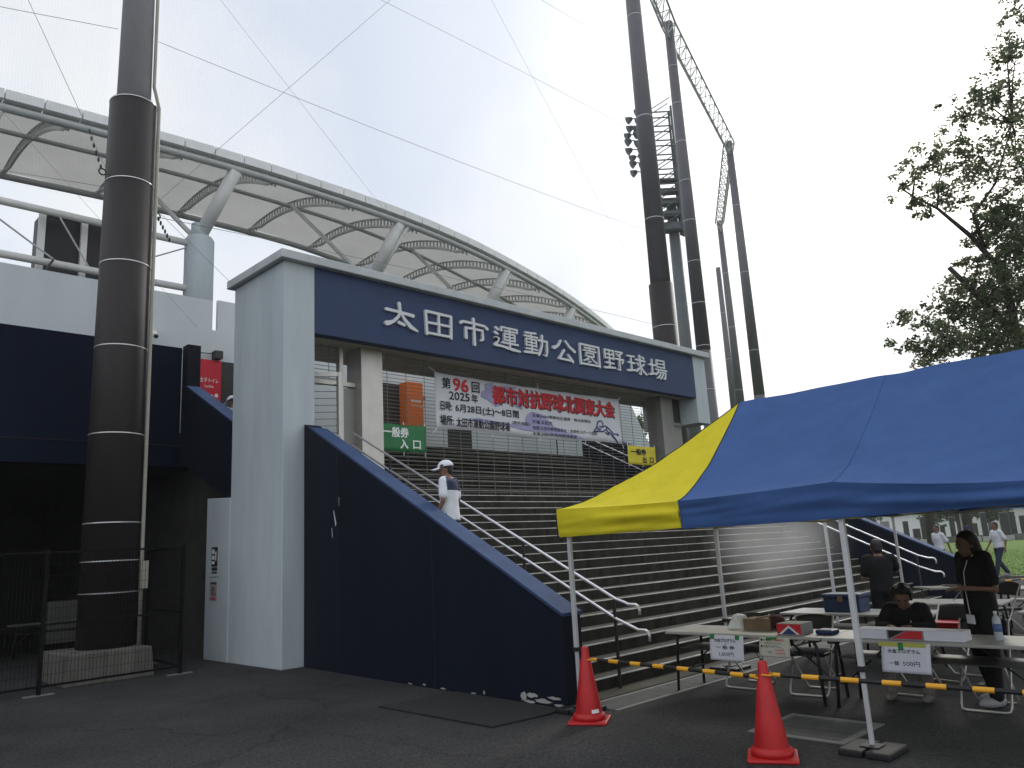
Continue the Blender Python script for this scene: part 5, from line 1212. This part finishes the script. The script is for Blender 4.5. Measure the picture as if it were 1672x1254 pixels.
    if hair == "long":
        b.ell(H(-.020,0,.030), (.104*s,.090*s,.108*s), None, 20, 12, R)
        rings(b, [H(-.045,0,.04), H(-.062,0,-.06), H(-.072,0,-.15), H(-.070,0,-.225), H(-.062,0,-.26)], R @ V((0,1,0)), [(.090*s,.075*s),(.094*s,.068*s),(.088*s,.055*s),(.066*s,.040*s),(.035*s,.02*s)])
        cut = lambda p: (R.transposed() @ (p-j['hd'])).x > (.030*s if (R.transposed() @ (p-j['hd'])).z < .055*s else .088*s)
    elif hair == "curly":
        rq = random.Random(2); b.ell(H(-.018,0,.035), (.108*s,.096*s,.105*s), None, 20, 12, R)
        for _ in range(46):
            q = V((rq.gauss(0,1),rq.gauss(0,1),rq.gauss(.35,1))).normalized()
            if q.x > .55 and q.z < .45 or q.z < -.75: continue
            b.ell(H(-.018+q.x*.100,q.y*.090,.030+q.z*.100), (.026*s,)*3, None, 7, 5)
        cut = None
    else:
        b.ell(H(-.020,0,.032), (.096*s,.082*s,.102*s), None, 18, 12, R); b.ell(H(-.050,0,-.02), (.058*s,.070*s,.075*s), None, 14, 9, R); cut = None
    if b.v and hair != "none":
        # keep the face clear: pull the hair shell back from the brow downwards
        for i, v in enumerate(b.v):
            q = R.transposed() @ (v-j['hd'])
            lim = (.088 if q.z > .075*s else .040 if q.z > .045*s else .012)*s
            if q.x > lim: b.v[i] = j['hd']+R @ V((lim, q.y, q.z))
        fuse(b, "hair", M_HAIR, t, max(.010, vox*.8), 1)
    if cap:
        b = MB(); prof_ = []
        def dome(u, v):
            a, e2 = 2*math.pi*u, v*math.pi/2
            return H(-.012+.108*math.cos(a)*math.cos(e2), .094*math.sin(a)*math.cos(e2), .045+.090*math.sin(e2))
        b.grid(dome, 24, 8, cap)
        b.grid(lambda u, v: H(.06+.035*math.cos((u-.5)*2.6)+.105*v*math.cos((u-.5)*1.6), .090*math.sin((u-.5)*2.9)*(1-.12*v), .050-.020*v-.02*(2*u-1)**2), 14, 5, cap)
        o = b.build("cap", parent=t, local=True, smooth=True, fix=False)
        md = o.modifiers.new("thick", 'SOLIDIFY'); md.thickness = .008; md.offset = 1
    if vox < .014:
        b = MB()
        for q in (1, -1): b.ell(H(.083,q*.030,.012), (.006*s,.013*s,.007*s), M_INK, 8, 6, R)
        b.build("eyes", parent=body, local=True, smooth=True)
        b = MB(); b.ell(H(.088,0,-.056), (.006*s,.020*s,.005*s), mat("lips",(.20,.06,.05),.6), 8, 5, R); b.build("lips", parent=body, local=True, smooth=True)
    return t

# man climbing the stair beside the left wall, head turned left
yoke = lambda c: c.x < -.015 and c.z > 1.215 and abs(c.y) < .20-.25*max(0, c.z-1.32) and c.z < 1.40
man = person("man in white cap and white polo with navy yoke climbing the stairs", (7.02,8.42,nosing(9)[1]), math.pi/2+.42, dict(hturn=.55, htilt=.12, hd=(.05,.0,1.52), knL=(.12,.09,.50), anL=(.02,.09,.10), anR=(-.10,-.09,-.05), knR=(.02,-.09,.45), elL=(-.02,.235,1.08), wrL=(.10,.22,.88), hem=(-.01,0,.80)), .014, "short", M_WSHIRT, M_NAVYC, M_SHOE, M_WSHIRT, paint=yoke, m2=M_NAVYC, s=.99)
b = MB(); cc = V((.05,0,1.52))*.99; Rm = Matrix.Rotation(.55,3,'Z') @ Matrix.Rotation(.12,3,'Y')
for q in (1, -1): b.ell(cc+Rm @ V((.045,q*.088,.062)), (.028,.010,.016), M_DPOST, 8, 6, Rm)
b.build("cap_badge", parent=man, local=True, smooth=True)
# woman standing behind the front table
wm = person("standing woman with long dark hair handing out papers behind the front table", (8.48,2.42,0), rad(138), dict(hturn=.0, htilt=.10, hd=(.045,0,1.475), nk=(.005,0,1.375), elL=(-.02,.225,1.06), wrL=(.27,.19,1.085), hdL=(1,-.15,.05), upL=(0,.2,1), elR=(.0,-.215,1.06), wrR=(.26,-.14,1.08), hdR=(1,.2,.05), upR=(0,-.2,1), anL=(.06,.11,.08), anR=(-.08,-.11,.08)), .0085, "long", M_BLKC, M_BLKC, M_SHOE, s=.985)
def hang(parent, pts, r, m, nm):
    b = MB(); b.tube(pts, r, 5, m); return b.build(nm, parent=parent, local=True)
hang(wm, [(.02,.075,1.37),(.105,.072,1.305),(.146,.055,1.20),(.146,.035,1.02),(.150,.055,.82)], .004, M_WHITE, "lanyard")
b = MB(); b.box((.150,.0,.735),(.158,.115,.815),M_PAPER); b.build("name_badge", parent=wm, local=True)
pp = thing("paper_sheets", "white paper sheets held out by the standing woman", "papers", (8.22,2.72,1.0))
Mh = Matrix.Rotation(rad(138),3,'Z')
def W(x, y, z): return V((8.48,2.42,0))+Mh @ V((x,y,z))
b = MB()
for k in range(3):
    q = [W(.30,-.14+k*.01,1.062+k*.006),W(.30,.17,1.062+k*.006),W(.56,.19,1.068+k*.006),W(.56,-.13+k*.015,1.075+k*.006)]; b.prism(q, (0,0,.0025), M_INKW)
b.build("sheet", parent=pp)
b = MB(); q = [W(.22,.10,1.05),W(.30,.22,1.045),W(.36,.16,.955),W(.28,.05,.95)]; b.prism(q, tuple(Mh @ V((.003,.002,0))), M_PAPER2); b.build("leaflet", parent=pp)
# seated person bending over the table
sp_ = person("seated person with curly dark hair bent over the front table", (8.72,3.16,0), math.pi+.12, dict(pel=(-.02,0,.47), wai=(.04,0,.60), che=(.10,0,.77), nk=(.15,0,.90), hd=(.215,0,.985), hturn=.15, htilt=.5, shL=(.14,.165,.865), shR=(.14,-.165,.865), elL=(.24,.25,.70), elR=(.24,-.25,.70), wrL=(.42,.10,.715), wrR=(.42,-.12,.715), upL=(0,0,1), upR=(0,0,1), hiL=(.0,.09,.47), hiR=(.0,-.09,.47), knL=(.36,.14,.46), knR=(.36,-.16,.46), anL=(.42,.16,.08), anR=(.42,-.18,.08), hem=(-.03,0,.44)), .0105, "curly", M_BLKC, M_KHAKI, M_KHAKI, sleeve="long", s=.97)
hang(sp_, [(.10,.06,.85),(.215,.05,.72),(.205,.03,.66)], .006, M_WHITE, "lanyard")
b = MB(); b.box((.19,-.01,.60),(.20,.07,.67),M_PAPER); b.build("name_badge", parent=sp_, local=True)
# back view of the woman under the second half of the tents
person("dark-haired person seen from behind raising a phone near the far handrail", (11.05,4.30,0), rad(35), dict(hd=(.04,0,1.50), htilt=.25, elR=(.16,-.27,1.17), wrR=(.23,-.12,1.33), elL=(.05,.23,1.08), wrL=(.16,.12,1.05)), .015, "short", M_BLKC, M_BLKC, M_SHOE, s=.925)
b = MB(); Mp = Matrix.Rotation(rad(35),3,'Z'); q = V((11.05,4.30,0))+Mp @ V((.285,-.10,1.30)); b.box((q.x-.005,q.y-.035,q.z-.07),(q.x+.005,q.y+.035,q.z+.07),M_BLACK)
tag(b.build("phone", bevel=.003), "black phone held by the person seen from behind", "phone")
# people on the park path
walk = dict(knL=(.16,.09,.50), anL=(.26,.09,.10), knR=(.0,-.09,.48), anR=(-.22,-.09,.13), elL=(-.10,.22,1.09), wrL=(-.04,.22,.86), elR=(.06,-.22,1.09), wrR=(.20,-.22,.90))
person("man in white shirt and dark trousers walking along the lawn at the right", (27.25,7.02,0), rad(140), walk, .02, "short", M_WSHIRT, M_NAVYC, M_SHOE, s=1.0)
person("man in white shirt half hidden by the far stair wall", (27.1,8.62,0), rad(150), dict(elL=(-.14,.22,1.08), wrL=(-.20,.22,.85)), .02, "short", M_WSHIRT, M_NAVYC, M_SHOE, s=1.0)
person("capped person on the path beyond the standing woman's head", (27.3,7.80,0), rad(200), dict(), .02, "short", M_STEELD, M_NAVYC, M_SHOE, M_NAVYC, s=.95)
person("person in white cap and pale blue shirt behind the grey pillar", (6.81,14.79,nosing(25)[1]-.20), rad(95), dict(hturn=.5, htilt=.35), .018, "short", M_LBLUE, M_NAVYC, M_SHOE, M_WSHIRT, s=.97)

# ================================================================ COOLING MIST UNDER THE TENT EDGE
mm = bpy.data.materials.new("mist"); mm.use_nodes = True
n, l = mm.node_tree.nodes, mm.node_tree.links; n.clear()
o = n.new("ShaderNodeOutputMaterial"); pv = n.new("ShaderNodeVolumePrincipled"); pv.inputs["Color"].default_value = (.95,.95,.95,1); pv.inputs["Anisotropy"].default_value = .35
t = n.new("ShaderNodeTexCoord"); sb = n.new("ShaderNodeVectorMath"); sb.operation = 'LENGTH'; l.new(t.outputs["Object"], sb.inputs[0])
r = n.new("ShaderNodeMapRange"); r.interpolation_type = 'SMOOTHSTEP'; r.inputs[1].default_value = 0.15; r.inputs[2].default_value = 1.0; r.inputs[3].default_value = 1.0; r.inputs[4].default_value = 0.0; l.new(sb.outputs["Value"], r.inputs[0])
nz = n.new("ShaderNodeTexNoise"); nz.inputs["Scale"].default_value = 1.6; nz.inputs["Detail"].default_value = 2; l.new(t.outputs["Object"], nz.inputs["Vector"])
m1 = n.new("ShaderNodeMath"); m1.operation = 'MULTIPLY'; l.new(r.outputs[0], m1.inputs[0]); l.new(nz.outputs["Fac"], m1.inputs[1])
m2_ = n.new("ShaderNodeMath"); m2_.operation = 'MULTIPLY'; m2_.inputs[1].default_value = 0.95; l.new(m1.outputs[0], m2_.inputs[0]); l.new(m2_.outputs[0], pv.inputs["Density"])
l.new(pv.outputs[0], o.inputs["Volume"])
b = MB(); b.ell((0,0,0), (1,1,1), mm, 20, 12); me_ = b.build("mist", local=True, smooth=True)
me_.location = (10.3,5.35,1.52); me_.scale = (1.1,1.1,.82)
tag(me_, kind='stuff')

# ================================================================ HAZE (added thin volume for the backlight veil over far poles and trees)
hm = bpy.data.materials.new("veil_haze"); hm.use_nodes = True
n, l = hm.node_tree.nodes, hm.node_tree.links; n.clear()
o = n.new("ShaderNodeOutputMaterial"); pv = n.new("ShaderNodeVolumePrincipled"); pv.inputs["Color"].default_value = (.97,.98,1,1); pv.inputs["Anisotropy"].default_value = .3; pv.inputs["Density"].default_value = HAZE
l.new(pv.outputs[0], o.inputs["Volume"])
b = MB(); b.box((-410,-410,-1), (410,410,32), hm); tag(b.build("haze"), kind='stuff')
